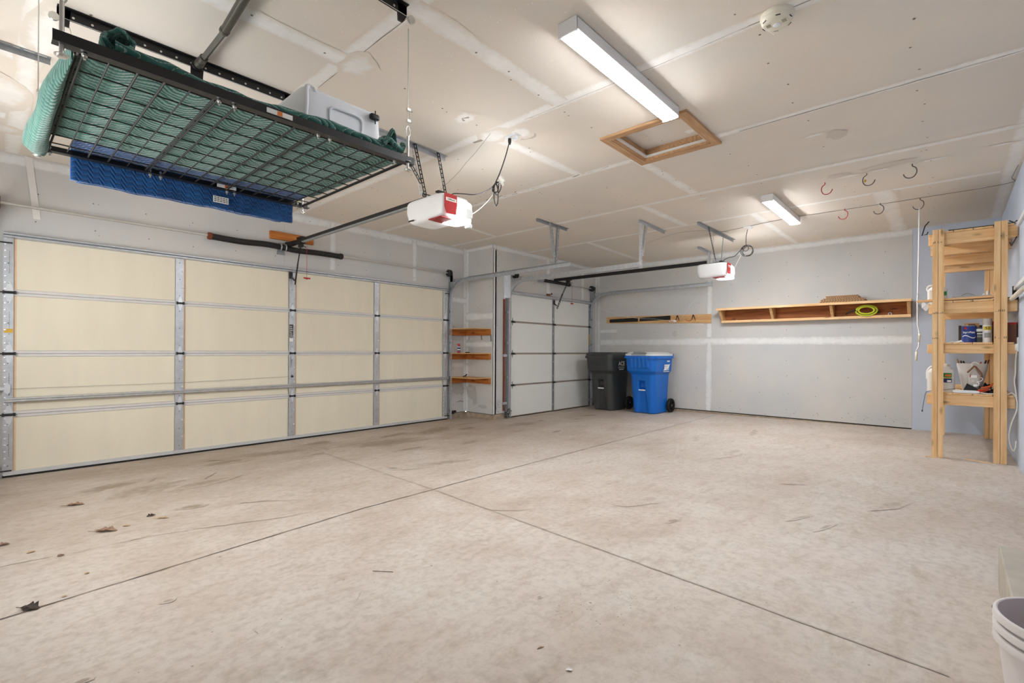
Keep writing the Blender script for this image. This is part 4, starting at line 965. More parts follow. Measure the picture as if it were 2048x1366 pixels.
# folded loop at the near left corner, crumpled corner at the near right
def roll_(a, b):
    th = a*2*pi*.92+.3; R = .034+.006*sin(th*2); w = 2.03+b*.16
    return (.312+R*1.35*cos(th)+.012*b, w+.01*sin(th*3), PZ+.092+R*.95*sin(th)+.008*rnd(th*.3, b))
m = MB()
def ring_solid(mb, fn, na, nb, th, cen):
    O = [fn(i/na, j/nb) for i in range(na+1) for j in range(nb+1)]; I_ = []
    for p in O:
        v = Vector(p); c0 = Vector((cen[0], v.y, cen[2])); I_.append(v+(c0-v)*th)
    W = nb+1; n0 = len(O); fs = []
    for i in range(na):
        for j in range(nb):
            q = (i*W+j, i*W+j+1, (i+1)*W+j+1, (i+1)*W+j); fs.append(q); fs.append(tuple(n0+x for x in q[::-1]))
        fs.append((i*W, (i+1)*W, n0+(i+1)*W, n0+i*W)); fs.append((i*W+nb, n0+i*W+nb, n0+(i+1)*W+nb, (i+1)*W+nb))
    for j in range(nb): fs.append((j, n0+j, n0+j+1, j+1)); k = na*W; fs.append((k+j, k+j+1, n0+k+j+1, n0+k+j))
    mb.add(O+I_, fs)
ring_solid(m, roll_, 36, 8, .30, (.312, 0, PZ+.09)); m.build('folded_loop', 'green_quilt', t, smooth='full')
def crumple(a, b):
    u = 1.28+a*.145; w = 2.015+b*.14; pk = max(0, 1-abs(a-.48)*1.7)*(1-b*.5)
    return (u, w+.012*sin(a*9), PZ+.045+.085*pk+.018*sin(a*14+b*6)*(.4+pk)+.01*sin(b*17))
m = MB(); m.slab(crumple, 26, 14, .014)
m.tube(catmull([(1.30, 2.01, PZ+.06), (1.325, 2.0, PZ+.085), (1.36, 2.0, PZ+.07), (1.40, 2.005, PZ+.06), (1.415, 2.01, PZ+.085), (1.42, 2.03, PZ+.10)], 6), .012, 8); m.build('crumpled_corner', 'green_quilt', t, smooth='full')
t = thing('moving_blanket', 'blue quilted moving blanket draped over the far rail of the wire platform', 'blanket', (.85, 3.1, PZ+.03), 'quilted moving blankets')
def bpath(b):        # profile across w: flat on the mesh, then over the rail and down
    P = [(2.72, PZ+.050), (2.9, PZ+.046), (3.08, PZ+.048), (3.15, PZ+.052), (3.172, PZ+.035), (3.176, PZ-.01), (3.180, PZ-.06), (3.178, PZ-.105)]
    x = b*(len(P)-1); i = min(int(x), len(P)-2); f_ = x-i
    return (P[i][0]+(P[i+1][0]-P[i][0])*f_, P[i][1]+(P[i+1][1]-P[i][1])*f_)
def blue(off, a0=.305, a1=1.372, kmax=1.0):
    def fn(a, b):
        w, z = bpath(b*kmax); u = a0+a*(a1-a0)
        hang = max(0, b*kmax-.58)
        return (u, w+off*(1 if b*kmax > .5 else 0)+.004*rnd(u, b)*hang*2, z+(off if b*kmax < .55 else 0)+.004*rnd(u*1.5, b*.5)+(-.004-.03*a*(1-a)*0)*hang)
    return fn
def shell(mb, fn, na, nb, th):   # thick cloth along a bent profile
    W = nb+1; A = []; B = []
    for i in range(na+1):
        for j in range(W):
            p = Vector(fn(i/na, j/nb)); q0 = Vector(fn(i/na, max(j-1, 0)/nb)); q1 = Vector(fn(i/na, min(j+1, nb)/nb)); d = (q1-q0).normalized()
            nn = Vector((1, 0, 0)).cross(d); A.append(p); B.append(p-nn*th)
    n0 = len(A); fs = []
    for i in range(na):
        for j in range(nb):
            q = (i*W+j, (i+1)*W+j, (i+1)*W+j+1, i*W+j+1); fs.append(q); fs.append(tuple(n0+x for x in q[::-1]))
        fs.append((i*W, n0+i*W, n0+(i+1)*W, (i+1)*W)); fs.append((i*W+nb, (i+1)*W+nb, n0+(i+1)*W+nb, n0+i*W+nb))
    for j in range(nb): fs.append((j, j+1, n0+j+1, n0+j)); k = na*W; fs.append((k+j, n0+k+j, n0+k+j+1, k+j+1))
    mb.add(A+B, fs)
m = MB(); shell(m, blue(0), 70, 44, .018); m.build('cloth', 'blue_quilt', t, smooth='full')
m = MB(); shell(m, blue(.022, .33, 1.31, 1.0), 60, 40, .012)
m.build('second_fold', 'blue_quilt', t, smooth='full')
m = MB(); m.box(.915, 3.1515, PZ-.075, .995, 3.1545, PZ-.038, 0)
for r_ in range(3):
    x = .92
    while x < .985:
        L = random.uniform(.006, .014); m.box(x, 3.1508, PZ-.048-r_*.010, min(x+L, .99), 3.1514, PZ-.044-r_*.010, 1); x += L+.004
m.build('care_label', ['label_white', 'ink'], t)

# frosted tote lying on its rim ---------------------------------------
t = thing('storage_tote', 'frosted clear plastic storage tote on the green blanket', 'storage tote', (1.14, 2.32, PZ+.06))
def tote(a, b):
    z = PZ+.058+b*.19; s_ = 1-.05*b; th = a*2*pi; e = .16
    sg = lambda v: math.copysign(abs(v)**e, v)
    top = 1-.10*max(0, (b-.9)/.1)**2
    return (1.15+.205*s_*top*sg(cos(th)), 2.34+.25*s_*top*sg(sin(th)), z)
m = MB(); na, nb = 96, 18; m.grid(tote, na, nb); 
m.add([tote(i/na, 1) for i in range(na)], [tuple(range(na))]); m.build('tub', 'frosted_plastic', t, smooth=True)
m = MB(); 
for uu in (.975,): m.tube(catmull([(uu-.008, 2.105, PZ+.06), (uu-.004, 2.106, PZ+.16), (uu, 2.112, PZ+.225), (uu+.012, 2.118, PZ+.244), (uu+.032, 2.112, PZ+.238), (uu+.036, 2.105, PZ+.222)], 6), .011, 10)
m.build('corner_rib', 'frosted_plastic', t, smooth='full')
m = MB(); R = []
for k in range(32):
    th = 2*pi*k/32; sg = lambda v: math.copysign(abs(v)**.45, v); R.append((1.155+.082*sg(cos(th)), 2.094, PZ+.142+.042*sg(sin(th))))
m.tube(R, .006, 8, closed=True); m.build('label_recess', 'frosted_plastic', t, smooth='full')
m = MB(); superbox(m, 1.275, 2.075, PZ+.196, 1.325, 2.10, PZ+.224, .5); m.tube([(1.30, 2.08, PZ+.175), (1.30, 2.08, PZ+.238)], .003, 6); m.build('latch', 'black_paint', t, smooth='full')
#OBJ2
# ================================================================== CEILING CORDS, OUTLETS, HOOKS
def outlet(u, w, label):
    t = thing('ceiling_outlet', label, 'outlet', (u, w, ZC), 'ceiling outlets')
    m = MB(); m.box(u-.035, w-.06, ZC-.006, u+.035, w+.06, ZC-.0005); m.build('cover_plate', 'white_plastic', t, bevel=.002)
    m = MB(); m.box(u-.018, w-.045, ZC-.04, u+.016, w-.012, ZC-.006); m.build('adapter_plug', 'white_plastic', t, bevel=.003)
outlet(2.80, 2.54, 'white ceiling outlet feeding the black cord near the loft platform')
outlet(6.93, 2.02, 'white ceiling outlet far back feeding the coiled black cord')
def cord(name, pts, r, mat, label, cat='cord', n=10, extra=None):
    m = MB(); m.tube(catmull(pts, n), r, 7)
    for e in (extra or []): m.tube(catmull(e, n), r, 7)
    return tag(m.build(name, mat, loc=pts[0], smooth='full'), label, cat)
ug = 2.75
m = MB(); m.tube(catmull([(2.79, 2.56, ZC-.035), (ug, 2.562, 2.619), (ug, 2.624, 2.499), (ug, 2.672, 2.43), (ug, 2.69, 2.38), (ug, 2.685, 2.29), (ug, 2.665, 2.245), (ug, 2.645, 2.29), (ug, 2.65, 2.38), (ug, 2.675, 2.42), (ug, 2.72, 2.40), (ug, 2.80, 2.383), (ug, 2.907, 2.385), (2.73, 3.02, 2.41), (2.68, 3.09, 2.415), (2.64, 3.10, 2.385), (2.62, 3.10, 2.35)], 8), .0042, 7)
t = m.build('power_cord', 'cord_black', o1, smooth='full')
m = MB()
for k in range(3):
    a0 = k*.9; R = .034+.006*k; m.tube([(ug+.012*(k-1)+.008*sin(a*2), 2.664+R*.8*cos(a+a0), 2.385+R*1.1*sin(a+a0)) for a in [2*pi*i/26 for i in range(26)]], .0042, 6, closed=True)
m.build('cord_loops', 'cord_black', t, smooth='full')
m = MB(); m.lathe([(.008, 0), (.013, .02), (.013, .045)], (2.79, 2.56, ZC-.065), 12); m.build('plug', 'cord_black', t)
cord('white_wire', [(2.74, 2.58, 2.45), (ug, 2.66, 2.40), (ug, 2.70, 2.345), (ug, 2.76, 2.30), (ug, 2.847, 2.258), (2.735, 2.90, 2.23), (2.72, 2.93, 2.215)], .0015, 'cord_white', 'thin white wire running down to the glowing lens of the nearer opener', 'wire')
m = MB(); m.slab(lambda a, b: (ug-.01+.01*sin(b*9), 2.63-.045*a-.02*b, 2.43-.05*a+.045*b+.006*sin(a*20)), 10, 6, .002); tag(m.build('plastic_tie_tag', 'cord_white', loc=(ug, 2.6, 2.44)), 'crinkled white plastic tag tied at the black cord bundle', 'tag')
cord('thin_grey_wire', [(2.65, 2.63, ZC-.003), (2.62, 2.69, 2.70), (2.6, 2.75, 2.64), (2.6, 2.86, 2.585), (2.6, 2.924, 2.545), (2.62, 3.05, 2.51), (2.56, 3.08, 2.44), (2.5, 3.06, 2.37)], .0012, 'grey_coat', 'thin grey wire sagging from the ceiling toward the nearer opener', 'wire')
cord('thin_grey_wire', [(2.62, 3.19, ZC-.01), (2.60, 3.16, 2.68), (2.56, 3.15, 2.58), (2.60, 3.14, 2.5), (2.53, 3.12, 2.42), (2.55, 3.12, 2.36)], .0012, 'cord_white', 'thin white wire dangling between the opener and its hanging straps', 'wire')
ug = 6.95
m = MB(); m.tube(catmull([(6.94, 2.03, ZC-.035), (ug, 2.05, 2.66), (ug, 2.053, 2.572), (ug, 2.053, 2.53), (ug, 2.10, 2.50), (ug, 2.16, 2.44), (ug, 2.20, 2.405), (ug, 2.27, 2.395), (ug, 2.33, 2.375), (6.96, 2.36, 2.335)], 8), .0045, 7); t = m.build('power_cord', 'cord_black', o2, smooth='full')
m = MB()
for k, (R, dy, dz) in enumerate(((.075, 0, 0), (.070, -.008, .004), (.035, .015, .035), (.066, -.012, -.004))):
    m.tube([(ug+.01*(k-1.5), 2.042+dy+R*cos(a)*1.0, 2.458+dz+R*sin(a)) for a in [2*pi*i/30 for i in range(30)]], .0042, 6, closed=True)
m.build('cord_loops', 'cord_black', t, smooth='full')
cord('white_rope', [(8.36, 3.09, 2.20), (8.40, 3.097, 2.18), (8.40, 3.22, 2.06), (8.40, 3.354, 1.956), (8.42, 3.46, 1.82), (8.44, 3.56, 1.70), (8.45, 3.60, 1.655)], .0028, 'cord_white', 'white rope hanging from the track end to the hook board', 'rope')
cord('white_rope', [(8.46, 5.249, 1.95), (8.46, 5.0, 1.86), (8.46, 4.775, 1.79), (8.455, 4.42, 1.725), (8.445, 4.10, 1.70), (8.445, 3.93, 1.675), (8.445, 3.76, 1.655), (8.445, 3.68, 1.645)], .0024, 'cord_white', 'white rope strung across the two black strips on the hook board', 'rope')
cord('white_wire', [(6.99, 2.255, 2.17), (6.96, 2.20, 2.25), (6.95, 2.16, 2.32), (6.95, 2.12, 2.40), (6.95, 2.09, 2.44)], .0024, 'cord_white', 'thin white wire from the far opener up to the coiled cord', 'wire')
m = MB(); m.tube(catmull([(6.99, 2.40, ZC-.004), (6.80, 1.495, ZC-.004), (6.815, 1.2, ZC-.004), (6.827, .88, ZC-.004), (6.84, .25, ZC-.004), (6.81, -.40, ZC-.004), (6.6, -.42, ZC-.004), (6.2, -.435, ZC-.004)], 5), .0022, 5)
tag(m.build('ceiling_wire', 'grey_coat', loc=(6.82, .9, ZC)), 'thin dark wire stapled across the ceiling past the hooks', 'wire')
m = MB(); m.tube(catmull([(5.8, 2.9, 2.5), (6.2, 2.7, 2.66), (6.6, 2.5, 2.74), (7.0, 2.3, 2.76)], 6), .0014, 5); tag(m.build('ceiling_string', 'grey_coat', loc=(6.2, 2.7, 2.66)), 'thin slack string between the tall track hanger and the far opener straps', 'string')

def hook(u, w, s, mat, label, k=1.0):
    m = MB(); y = lambda v: w+v*s
    pts = [(u, y(0), ZC), (u, y(0), ZC-.018*k), (u, y(-.022*k), ZC-.036*k), (u, y(-.030*k), ZC-.062*k), (u, y(-.026*k), ZC-.088*k), (u, y(-.010*k), ZC-.112*k), (u, y(.016*k), ZC-.120*k), (u, y(.042*k), ZC-.112*k), (u, y(.058*k), ZC-.092*k), (u, y(.062*k), ZC-.078*k)]
    m.tube(catmull(pts, 5), .0042, 8)
    return tag(m.build('ceiling_hook', mat, loc=(u, w, ZC), smooth='full'), label, 'hook', 'utility hooks screwed into the ceiling')
hook(5.616, .93, -1, 'red_plastic', 'red utility hook in the ceiling, in the row nearer the attic hatch')
hook(5.57, .591, -1, 'grey_coat', 'grey ceiling hook with a tan wrap, middle of the nearer hook row')
hook(5.571, .261, 1, 'grey_coat', 'grey ceiling hook, rightmost of the nearer hook row')
hook(6.80, .927, 1, 'red_plastic', 'red utility hook in the ceiling, in the farther row by the thin wire')
hook(6.80, .595, 1, 'grey_coat', 'grey ceiling hook, middle of the farther row along the thin wire')
hook(6.86, .255, 1, 'grey_coat', 'grey ceiling hook that carries the long white crank rod')
m = MB(); m.tube([(5.57, .600, ZC-.062), (5.57, .605, ZC-.082)], .009, 8); m.build('hook_wrap', 'label_yellow', bpy.data.objects['ceiling_hook.001'])
m = MB(); m.tube([(8.16, .215, ZC), (8.17, .255, ZC-.05), (8.17, .285, ZC-.17), (8.17, .235, ZC-.16), (8.17, .225, ZC-.13)], .0065, 8); tag(m.build('ceiling_hook', 'black_paint', loc=(8.16, .22, ZC)), 'heavy black square-bent hook under the ceiling beside the wooden rack', 'hook')
t = thing('crank_rod', 'long white metal crank rod hanging from a ceiling hook beside the wooden rack', 'crank rod', (6.86, .26, 2.66))
m = MB(); m.tube([(6.86, .262, 2.672), (6.86, .266, 2.2), (6.86, .272, 1.73), (6.86, .275, 1.62), (6.86, .272, 1.42), (6.86, .258, 1.32), (6.86, .256, 1.25), (6.86, .262, 1.17), (6.86, .28, 1.12)], .0068, 8); m.build('rod', 'white_plastic', t, smooth='full')
m = MB(); m.tube([(6.86, .257, 1.31), (6.86, .256, 1.225)], .011, 10); m.build('grip', 'cream_plastic', t, smooth='full')
m = MB(); m.tube([(6.86, .2805, 1.115), (6.86, .283, 1.015)], .012, 10); m.build('grip', 'cream_plastic', t, smooth='full')
m = MB(); m.box(6.853, .250, 1.735, 6.867, .285, 1.742); m.build('joint_collar', 'galvanized', t)

# ================================================================== BACK WALL: SHELF AND HOOK BOARD
t = thing('wall_shelf', 'long pine box shelf mounted on the back wall', 'shelf', (8.35, 1.65, 1.58))
SA, SB = .40, 2.885; ZT = 1.812; UF = 8.20
m = MB(); m.box(UF+.018, SA-.01, ZT-.019, BU-.001, SB, ZT); m.build('top_board', 'pine_y', t, bevel=.002)
m = MB(); m.box(UF, SA-.012, ZT-.034, UF+.017, SB+.002, ZT); m.build('front_strip', 'pine_y', t, bevel=.002)
m = MB(); m.box(8.395, SA, 1.582, BU-.02, SB-.03, 1.60); m.box(8.378, SA, 1.580, 8.394, SB-.03, 1.618); m.build('lower_board', 'pine_y', t, bevel=.002)
m = MB(); m.box(BU-.019, SA, 1.60, BU-.001, SB-.02, ZT-.0195); m.build('back_board', 'redwood_y', t)
for w in (SA+.002, 1.27, 2.06, SB-.062):
    m = MB(); m.prism([(8.225, ZT-.0195), (BU-.0195, ZT-.0195), (BU-.0195, 1.601), (8.40, 1.601)], (0, w, 0), (1, 0, 0), (0, 0, 1), -.036); m.build('bracket', 'board_z', t, bevel=.001)
m = MB(); m.lathe([(.012, -.003), (.022, -.003), (.022, .003), (.012, .003), (.012, -.003)], (8.47, .63, 1.635), 16, 0, 'x', False); tag(m.build('white_ring', 'white_plastic', loc=(8.47, .63, 1.612)), 'small white ring inside the long shelf, right of the hose', 'ring')
m = MB(); m.tube([(8.45, 2.66, 1.605), (8.45, 2.63, 1.622)], .008, 8); tag(m.build('small_white_plug', 'white_plastic', loc=(8.45, 2.65, 1.60)), 'tiny white plug at the left end of the long shelf', 'plug')
# yellow hose coil
t = thing('coiled_hose', 'bright yellow-green coiled hose inside the long shelf', 'hose', (8.36, .93, 1.60))
m = MB(); pts = []
for i in range(110):
    a = i/110*2*pi*2.6; R = .085+.018*sin(a*.37); pts.append((8.33+.028*sin(a*.31)+i*.0002, .885+1.22*R*cos(a), 1.69+.82*R*.86*sin(a)))
m.tube(pts, .0105, 9); m.build('hose', 'hose_yellow', t, smooth='full')
m = MB(); e = Vector(pts[0]); m.tube(catmull([(8.34, .99, 1.70), (8.33, 1.04, 1.685), (8.33, 1.09, 1.665), (8.34, 1.12, 1.645)], 5), .010, 8); m.tube([(8.37, .78, 1.66), (8.38, .735, 1.655)], .014, 8); m.build('end_fitting', 'satin_black', t, smooth='full')
# cardboard stack
t0 = None
labels = ['flattened brown cardboard box, bottom of the pile on the long shelf', 'second flattened cardboard box from the bottom of the shelf pile', 'flattened cardboard box in the middle of the shelf pile', 'flattened cardboard box just under the top two of the shelf pile', 'flattened cardboard box second from the top of the shelf pile', 'flattened brown cardboard box on top of the pile on the long shelf']
for i, lb in enumerate(labels):
    z = ZT+.0015+i*.0165; dx = random.uniform(-.03, .03); w0 = .90+.012*i+random.uniform(-.03, .02); w1 = 1.43-.02*i+random.uniform(-.03, .03)
    m = MB()
    def cb(a, b, w0=w0, w1=w1, z=z, i=i): return (8.225+.02*i*.3+b*.24, w0+a*(w1-w0), z+.0145+.002*sin(a*9+i)*b+.001*sin(b*11))
    m.slab(cb, 14, 5, .0125)
    for k in range(16):
        ww = w0+(w1-w0)*k/16; m.box(8.2235+.02*i*.3, ww, z+.003+.0, 8.2262+.02*i*.3, ww+(w1-w0)/16*.55, z+.0105, 1)
    tag(m.build('cardboard_box', ['cardboard', 'brown_box'], loc=(8.34, 1.15, z)), lb, 'cardboard', 'flattened cardboard boxes on the long shelf')

t = thing('hook_board', 'pale pine board on the back wall above the two wheeled carts', 'board', (8.49, 4.1, 1.68))
m = MB(); m.prism([(5.122, 1.652), (3.064, 1.590), (3.064, 1.748), (5.122, 1.775)], (BU-.001, 0, 0), (0, 1, 0), (0, 0, 1), -.018); m.build('plank', 'board_y', t, bevel=.002)
m = MB(); m.line([(BU-.0195, 3.10, 1.672), (BU-.0195, 4.2, 1.70)], (-1, 0, 0), .0012, off=.0002); m.build('plank_joint', 'gap_dark', t) if False else None
for (a, b, za, zb, lb) in ((5.045, 4.435, 1.715, 1.720, 'left'), (4.394, 3.789, 1.722, 1.730, 'right')):
    tt = thing('rubber_strip', 'black rubber tool-holder strip on the hook board, the %s one of two' % lb, 'tool holder', (8.47, (a+b)/2, 1.69), 'rubber strips on the hook board')
    m = MB(); m.prism([(a, za-.052), (b, zb-.056), (b, zb+.02), (a, za+.012)], (BU-.0195, 0, 0), (0, 1, 0), (0, 0, 1), -.02); m.build('holder_body', 'rubber', tt, bevel=.004)
    m = MB()
    for k in range(9):
        w = a+(b-a)*(k+.5)/9; m.box(8.4605, w-.012, 1.685, 8.4625, w-.008, 1.73)
    m.build('slits', 'dark_steel', tt)
for w, lb in ((3.657, 'left'), (3.367, 'right')):
    tt = thing('double_tool_hook', 'black double hook with orange tips on the hook board, the %s one' % lb, 'hook', (8.45, w, 1.66), 'tool hooks on the hook board')
    m = MB(); m.tube(catmull([(8.478, w+.028, 1.665), (8.474, w+.018, 1.70), (8.472, w+.004, 1.735), (8.472, w-.004, 1.735), (8.474, w-.018, 1.70), (8.478, w-.028, 1.665)], 6), .0065, 8); m.lathe([(.012, -.02), (.012, 0)], (8.482, w, 1.735), 10, 0, 'x'); m.build('hook_plate', 'black_paint', tt, smooth='full')
    for s_ in (-1, 1):
        m = MB(); m.tube(catmull([(8.476, w+s_*.028, 1.665), (8.44, w+s_*.045, 1.648), (8.37, w+s_*.075, 1.640), (8.345, w+s_*.078, 1.66)], 6), .0055, 8); m.build('prong', 'orange_plastic', tt, smooth='full')
m = MB(); superbox(m, 8.42, 3.66, 1.625, 8.46, 3.80, 1.665, .6, 0, 20, 10)
tag(m.build('bundled_white_cord', 'cord_white', loc=(8.44, 3.72, 1.64), smooth='full'), 'small bundle of white cord on the left tool hook', 'cord')

# ================================================================== NICHE SHELVES
for i, (zt, nm) in enumerate(((1.447, 'top'), (1.058, 'middle'), (.673, 'bottom'))):
    t = thing('niche_shelf', 'orange-stained wooden corner shelf in the niche, the %s of three' % nm, 'shelf', (5.28, 5.7, zt), 'corner shelves in the niche')
    m = MB(); m.box(5.10, 5.392, zt-.012, 5.47, DW-.001, zt, 0); m.box(5.0995, 5.392, zt-.0118, 5.103, DW-.001, zt-.0002, 1); m.build('shelf_board', ['board_x', 'board_y'], t)
    m = MB(); m.box(5.105, DW-.04, zt-.105, 5.45, DW-.0015, zt-.0125); m.build('wall_cleat', 'cedar_x', t, bevel=.002)
    m = MB(); m.box(5.435, 5.40, zt-.105, 5.4715, DW-.041, zt-.0125); m.build('wall_cleat', 'cedar_y', t, bevel=.002)
t = thing('spray_can', 'small dark spray can with a red cap on the middle niche shelf', 'spray can', (5.13, 5.78, 1.0585))
m = MB(); m.lathe([(.022, 0), (.024, .003), (.024, .10), (.018, .112), (.012, .116)], (5.135, 5.78, 1.0585), 20, 0); m.build('can_body', 'label_navy', t, smooth=True)
m = MB(); m.lathe([(.0243, .045), (.0243, .06)], (5.135, 5.78, 1.0585), 20, 0, 'z', False); m.lathe([(.0243, .09), (.0243, .102)], (5.135, 5.78, 1.0585), 20, 0, 'z', False); m.build('can_band', 'label_white', t, smooth=True)
m = MB(); m.lathe([(.0243, .008), (.0243, .03)], (5.135, 5.78, 1.0585), 20, 0, 'z', False); m.lathe([(.020, .111), (.021, .13), (.016, .148), (0, .15)], (5.135, 5.78, 1.0585), 20); m.tube([(5.135, 5.78, 1.0585+.135), (5.095, 5.80, 1.0585+.136)], .0025, 6); m.build('cap', 'red_plastic', t, smooth=True)
m = MB(); superbox(m, 5.33, 5.80, 1.0585, 5.40, 5.86, 1.075, .6, 0, 16, 8); tag(m.build('dark_scrap', 'satin_black', loc=(5.36, 5.83, 1.0585)), 'small flat dark object on the middle niche shelf', 'scrap')
m = MB(); m.tube(catmull([(5.23, 5.78, .683), (5.27, 5.79, .69), (5.31, 5.80, .70), (5.33, 5.80, .715)], 4), .008, 8); m.tube([(5.29, 5.80, .683), (5.32, 5.80, .71)], .009, 8); tag(m.build('black_clip', 'black_paint', loc=(5.29, 5.80, .6735)), 'small black clip on the bottom niche shelf', 'clip')
for w, z0, z1, lb in ((5.62, 1.27, 1.345, 'left'), (5.405, 1.245, 1.35, 'right')):
    m = MB(); m.bar((JU-.002, w, z1), (JU-.002, w-.012, z0), .028, .0015, (0, 1, 0)); tag(m.build('grey_tape_piece', 'tape_grey', loc=(JU, w, (z0+z1)/2)), 'piece of grey tape on the niche wall, the %s one' % lb, 'tape', 'grey tape pieces on the niche wall')

# ================================================================== WHEELED CARTS
def rr_point(a, hx, hy, r):      # evenly spaced walk round a rounded rectangle; also returns the outward x normal
    segs = [(hy-r)*2, pi/2*r, (hx-r)*2, pi/2*r, (hy-r)*2, pi/2*r, (hx-r)*2, pi/2*r]; L = sum(segs); d = (a % 1)*L
    cs = [(hx-r, hy-r, 0), (-(hx-r), hy-r, pi/2), (-(hx-r), -(hy-r), pi), (hx-r, -(hy-r), 1.5*pi)]
    for i in range(4):
        if d <= segs[2*i]:
            t = d/segs[2*i]
            if i == 0: return hx, -(hy-r)+t*2*(hy-r), 1
            if i == 1: return (hx-r)-t*2*(hx-r), hy, 0
            if i == 2: return -hx, (hy-r)-t*2*(hy-r), -1
            return -(hx-r)+t*2*(hx-r), -hy, 0
        d -= segs[2*i]
        if d <= segs[2*i+1]:
            t = d/r; cx, cy, a0 = cs[i]; return cx+r*cos(a0+t), cy+r*sin(a0+t), cos(a0+t)
        d -= segs[2*i+1]
    return hx, -(hy-r), 1
def cart(name, label, body, lid, base, rz, blue):
    t = thing(name, label, 'trash cart', base, None, rz); t['_o'] = (0.0, 0.0, 0.0)     # local: front looks toward -x, width along y
    H = .985
    def fn(a, b):
        # b: height fraction, a: around
        z = b*H
        k = b
        x0 = .02-.09*k; x1 = .52+.03*k; hy = .215+.035*k          # front, back, half width
        s_ = min(1, max(0, (z-.66)/.07)); s_ = s_*s_*(3-2*s_)
        x0 -= .055*s_; hy += .035*s_; x1 += .02*s_
        x, y, nx_ = rr_point(a, (x1-x0)/2, hy, .095-.02*k); x += (x0+x1)/2
        front = nx_ < -.75
        if front:
            # hand pocket and the flared groove below it
            pw = .066 if z > .42 else .066+.05*(.42-z)/.42
            inside = max(0, 1-(abs(y)/pw)**6) if abs(y) < pw else 0
            if .20 < z < .56:
                if z > .40: x += .07*inside*min(1, (.56-z)/.04)
            if z <= .43: x += .030*inside
            if blue and .775 < z < .955 and abs(y) < .19:
                ed = min(1, (.19-abs(y))/.015, (z-.775)/.004)
                x -= (.020+.007*cos(y/.19*pi*5))*ed*(.4+.6*(z-.775)/.18)
        elif z < .20 and nx_ > .3 and abs(y) > .10: x -= .07*(1 if z < .17 else (.20-z)/.03)
        return (x, y, z+.012)
    m = MB(); NA, NB = 220, 96; m.grid(fn, NA, NB); m.add([fn(i/NA, 0) for i in range(NA)], [tuple(range(NA))[::-1]]); m.build('cart_body', body, t, local=True, smooth='full')
    m = MB()
    for (da, za, zb) in ((.022, H-.035, H+.012),):
        ring = []
        for zz, dd in ((za, .0), (za, da), (zb, da), (zb, -.01)):
            R = []
            for i in range(72):
                x_, y_, n_ = rr_point(i/72, (.60+.0+.02)/2*1.115+dd, .285+dd, .085); R.append((.5*(-.125+.57)+x_, y_, zz))
            ring.append(R)
        v = [p for r in ring for p in r]; fs = [(j*72+i, j*72+(i+1) % 72, (j+1)*72+(i+1) % 72, (j+1)*72+i) for j in range(3) for i in range(72)]
        m.add(v, fs)
    m.build('rim', body, t, local=True, smooth=True)
    m = MB()
    x0, x1, hy = -.135, .575, .297
    def lf(a, b):
        q = [1.0, 1.0, .985, .90, .80, .72, 0][min(6, int(b*6+.001))]; hz = [0, .022, .032, .036, .060, .064, .066][min(6, int(b*6+.001))]
        x_, y_, n_ = rr_point(a, (x1-x0)/2*max(q, .16), hy*max(q, .08), .085*max(q, .08)); return ((x0+x1)/2+x_, y_, H+.0135+hz)
    NA = 80
    m.grid(lf, NA, 6); m.build('lid', lid, t, local=True, smooth=True)
    ld = t.children[-1]
    if blue:
        m = MB(); m.box(-.138, -.14, H+.052, -.08, .14, H+.055); m.box(-.1385, -.135, H+.02, -.1365, .135, H+.040); m.prism([(-.12, 0), (.12, 0), (.10, .025), (-.10, .025)], (-.112, 0, H+.062), (0, 1, 0), (0, 0, 1), .06); m.build('grip_recess', 'lid_slot', ld, local=True)
    else:
        m = MB()
        for k in range(11): m.box(-.143, -.22+k*.044-.012, H+.016, -.132, -.22+k*.044+.012, H+.03)
        m.build('lid_ribs', lid, ld, local=True)
    m = MB(); m.tube([(.625, -.24, H+.03), (.625, .24, H+.03)], .014, 10)
    for y in (-.235, .235): m.prism([(.53, H-.04), (.56, H-.04), (.645, H+.01), (.645, H+.045), (.615, H+.045), (.53, H+.01)], (0, y-.012, 0), (1, 0, 0), (0, 0, 1), -.024)
    m.build('handle', body, t, local=True)
    m = MB(); m.tube([(-.012, -.062, .405), (-.012, .062, .405)], .0115, 12); m.build('lift_bar', 'white_plastic', t, local=True)
    for s_ in (-1, 1):
        m = MB(); y = s_*.265; c0 = (.50, y, .125)
        m.lathe([(.092, -.022), (.118, -.024), (.124, -.012), (.124, .012), (.118, .024), (.092, .022), (.092, -.022)], c0, 36, 0, 'y', False)
        m.lathe([(.024, -.024), (.024, .024)], c0, 16, 0, 'y')
        for k in range(6):
            a = k*pi/3+.2; m.bar((c0[0]+.02*cos(a), y, c0[2]+.02*sin(a)), (c0[0]+.096*cos(a), y, c0[2]+.096*sin(a)), .018, .03, (-sin(a), 0, cos(a)))
        m.lathe([(.010, -.027), (.010, .027)], c0, 10, 1, 'y')
        m.build('wheel', ['rubber', 'galvanized'], t, local=True)
    m = MB(); m.tube([(.50, -.27, .125), (.50, .27, .125)], .009, 8); m.build('axle', 'galvanized_dull', t, local=True)
    return t
cb_ = cart('trash_cart', 'dark grey wheeled trash cart with white side lettering, nearer the narrow door', 'cart_black', 'cart_black', (7.72, 4.765, fz(4.765)+.001), radians(-5), False)
cg = cart('recycling_cart', 'blue wheeled recycling cart with a white lid, beside the dark grey cart', 'cart_blue', 'cart_lid_white', (7.735, 3.955, fz(3.955)+.001), radians(-3), True)
def side_text(par, body, size, x, z, y, mat='label_white', sx=.8, bold=.002): return text(body, size, (x, y, z), FACE_W, mat, par, sx=sx, bold=bold, depth=.001)
ys = -.2895
side_text(cb_, 'ACE', .105, .215, .855, ys, sx=.98)
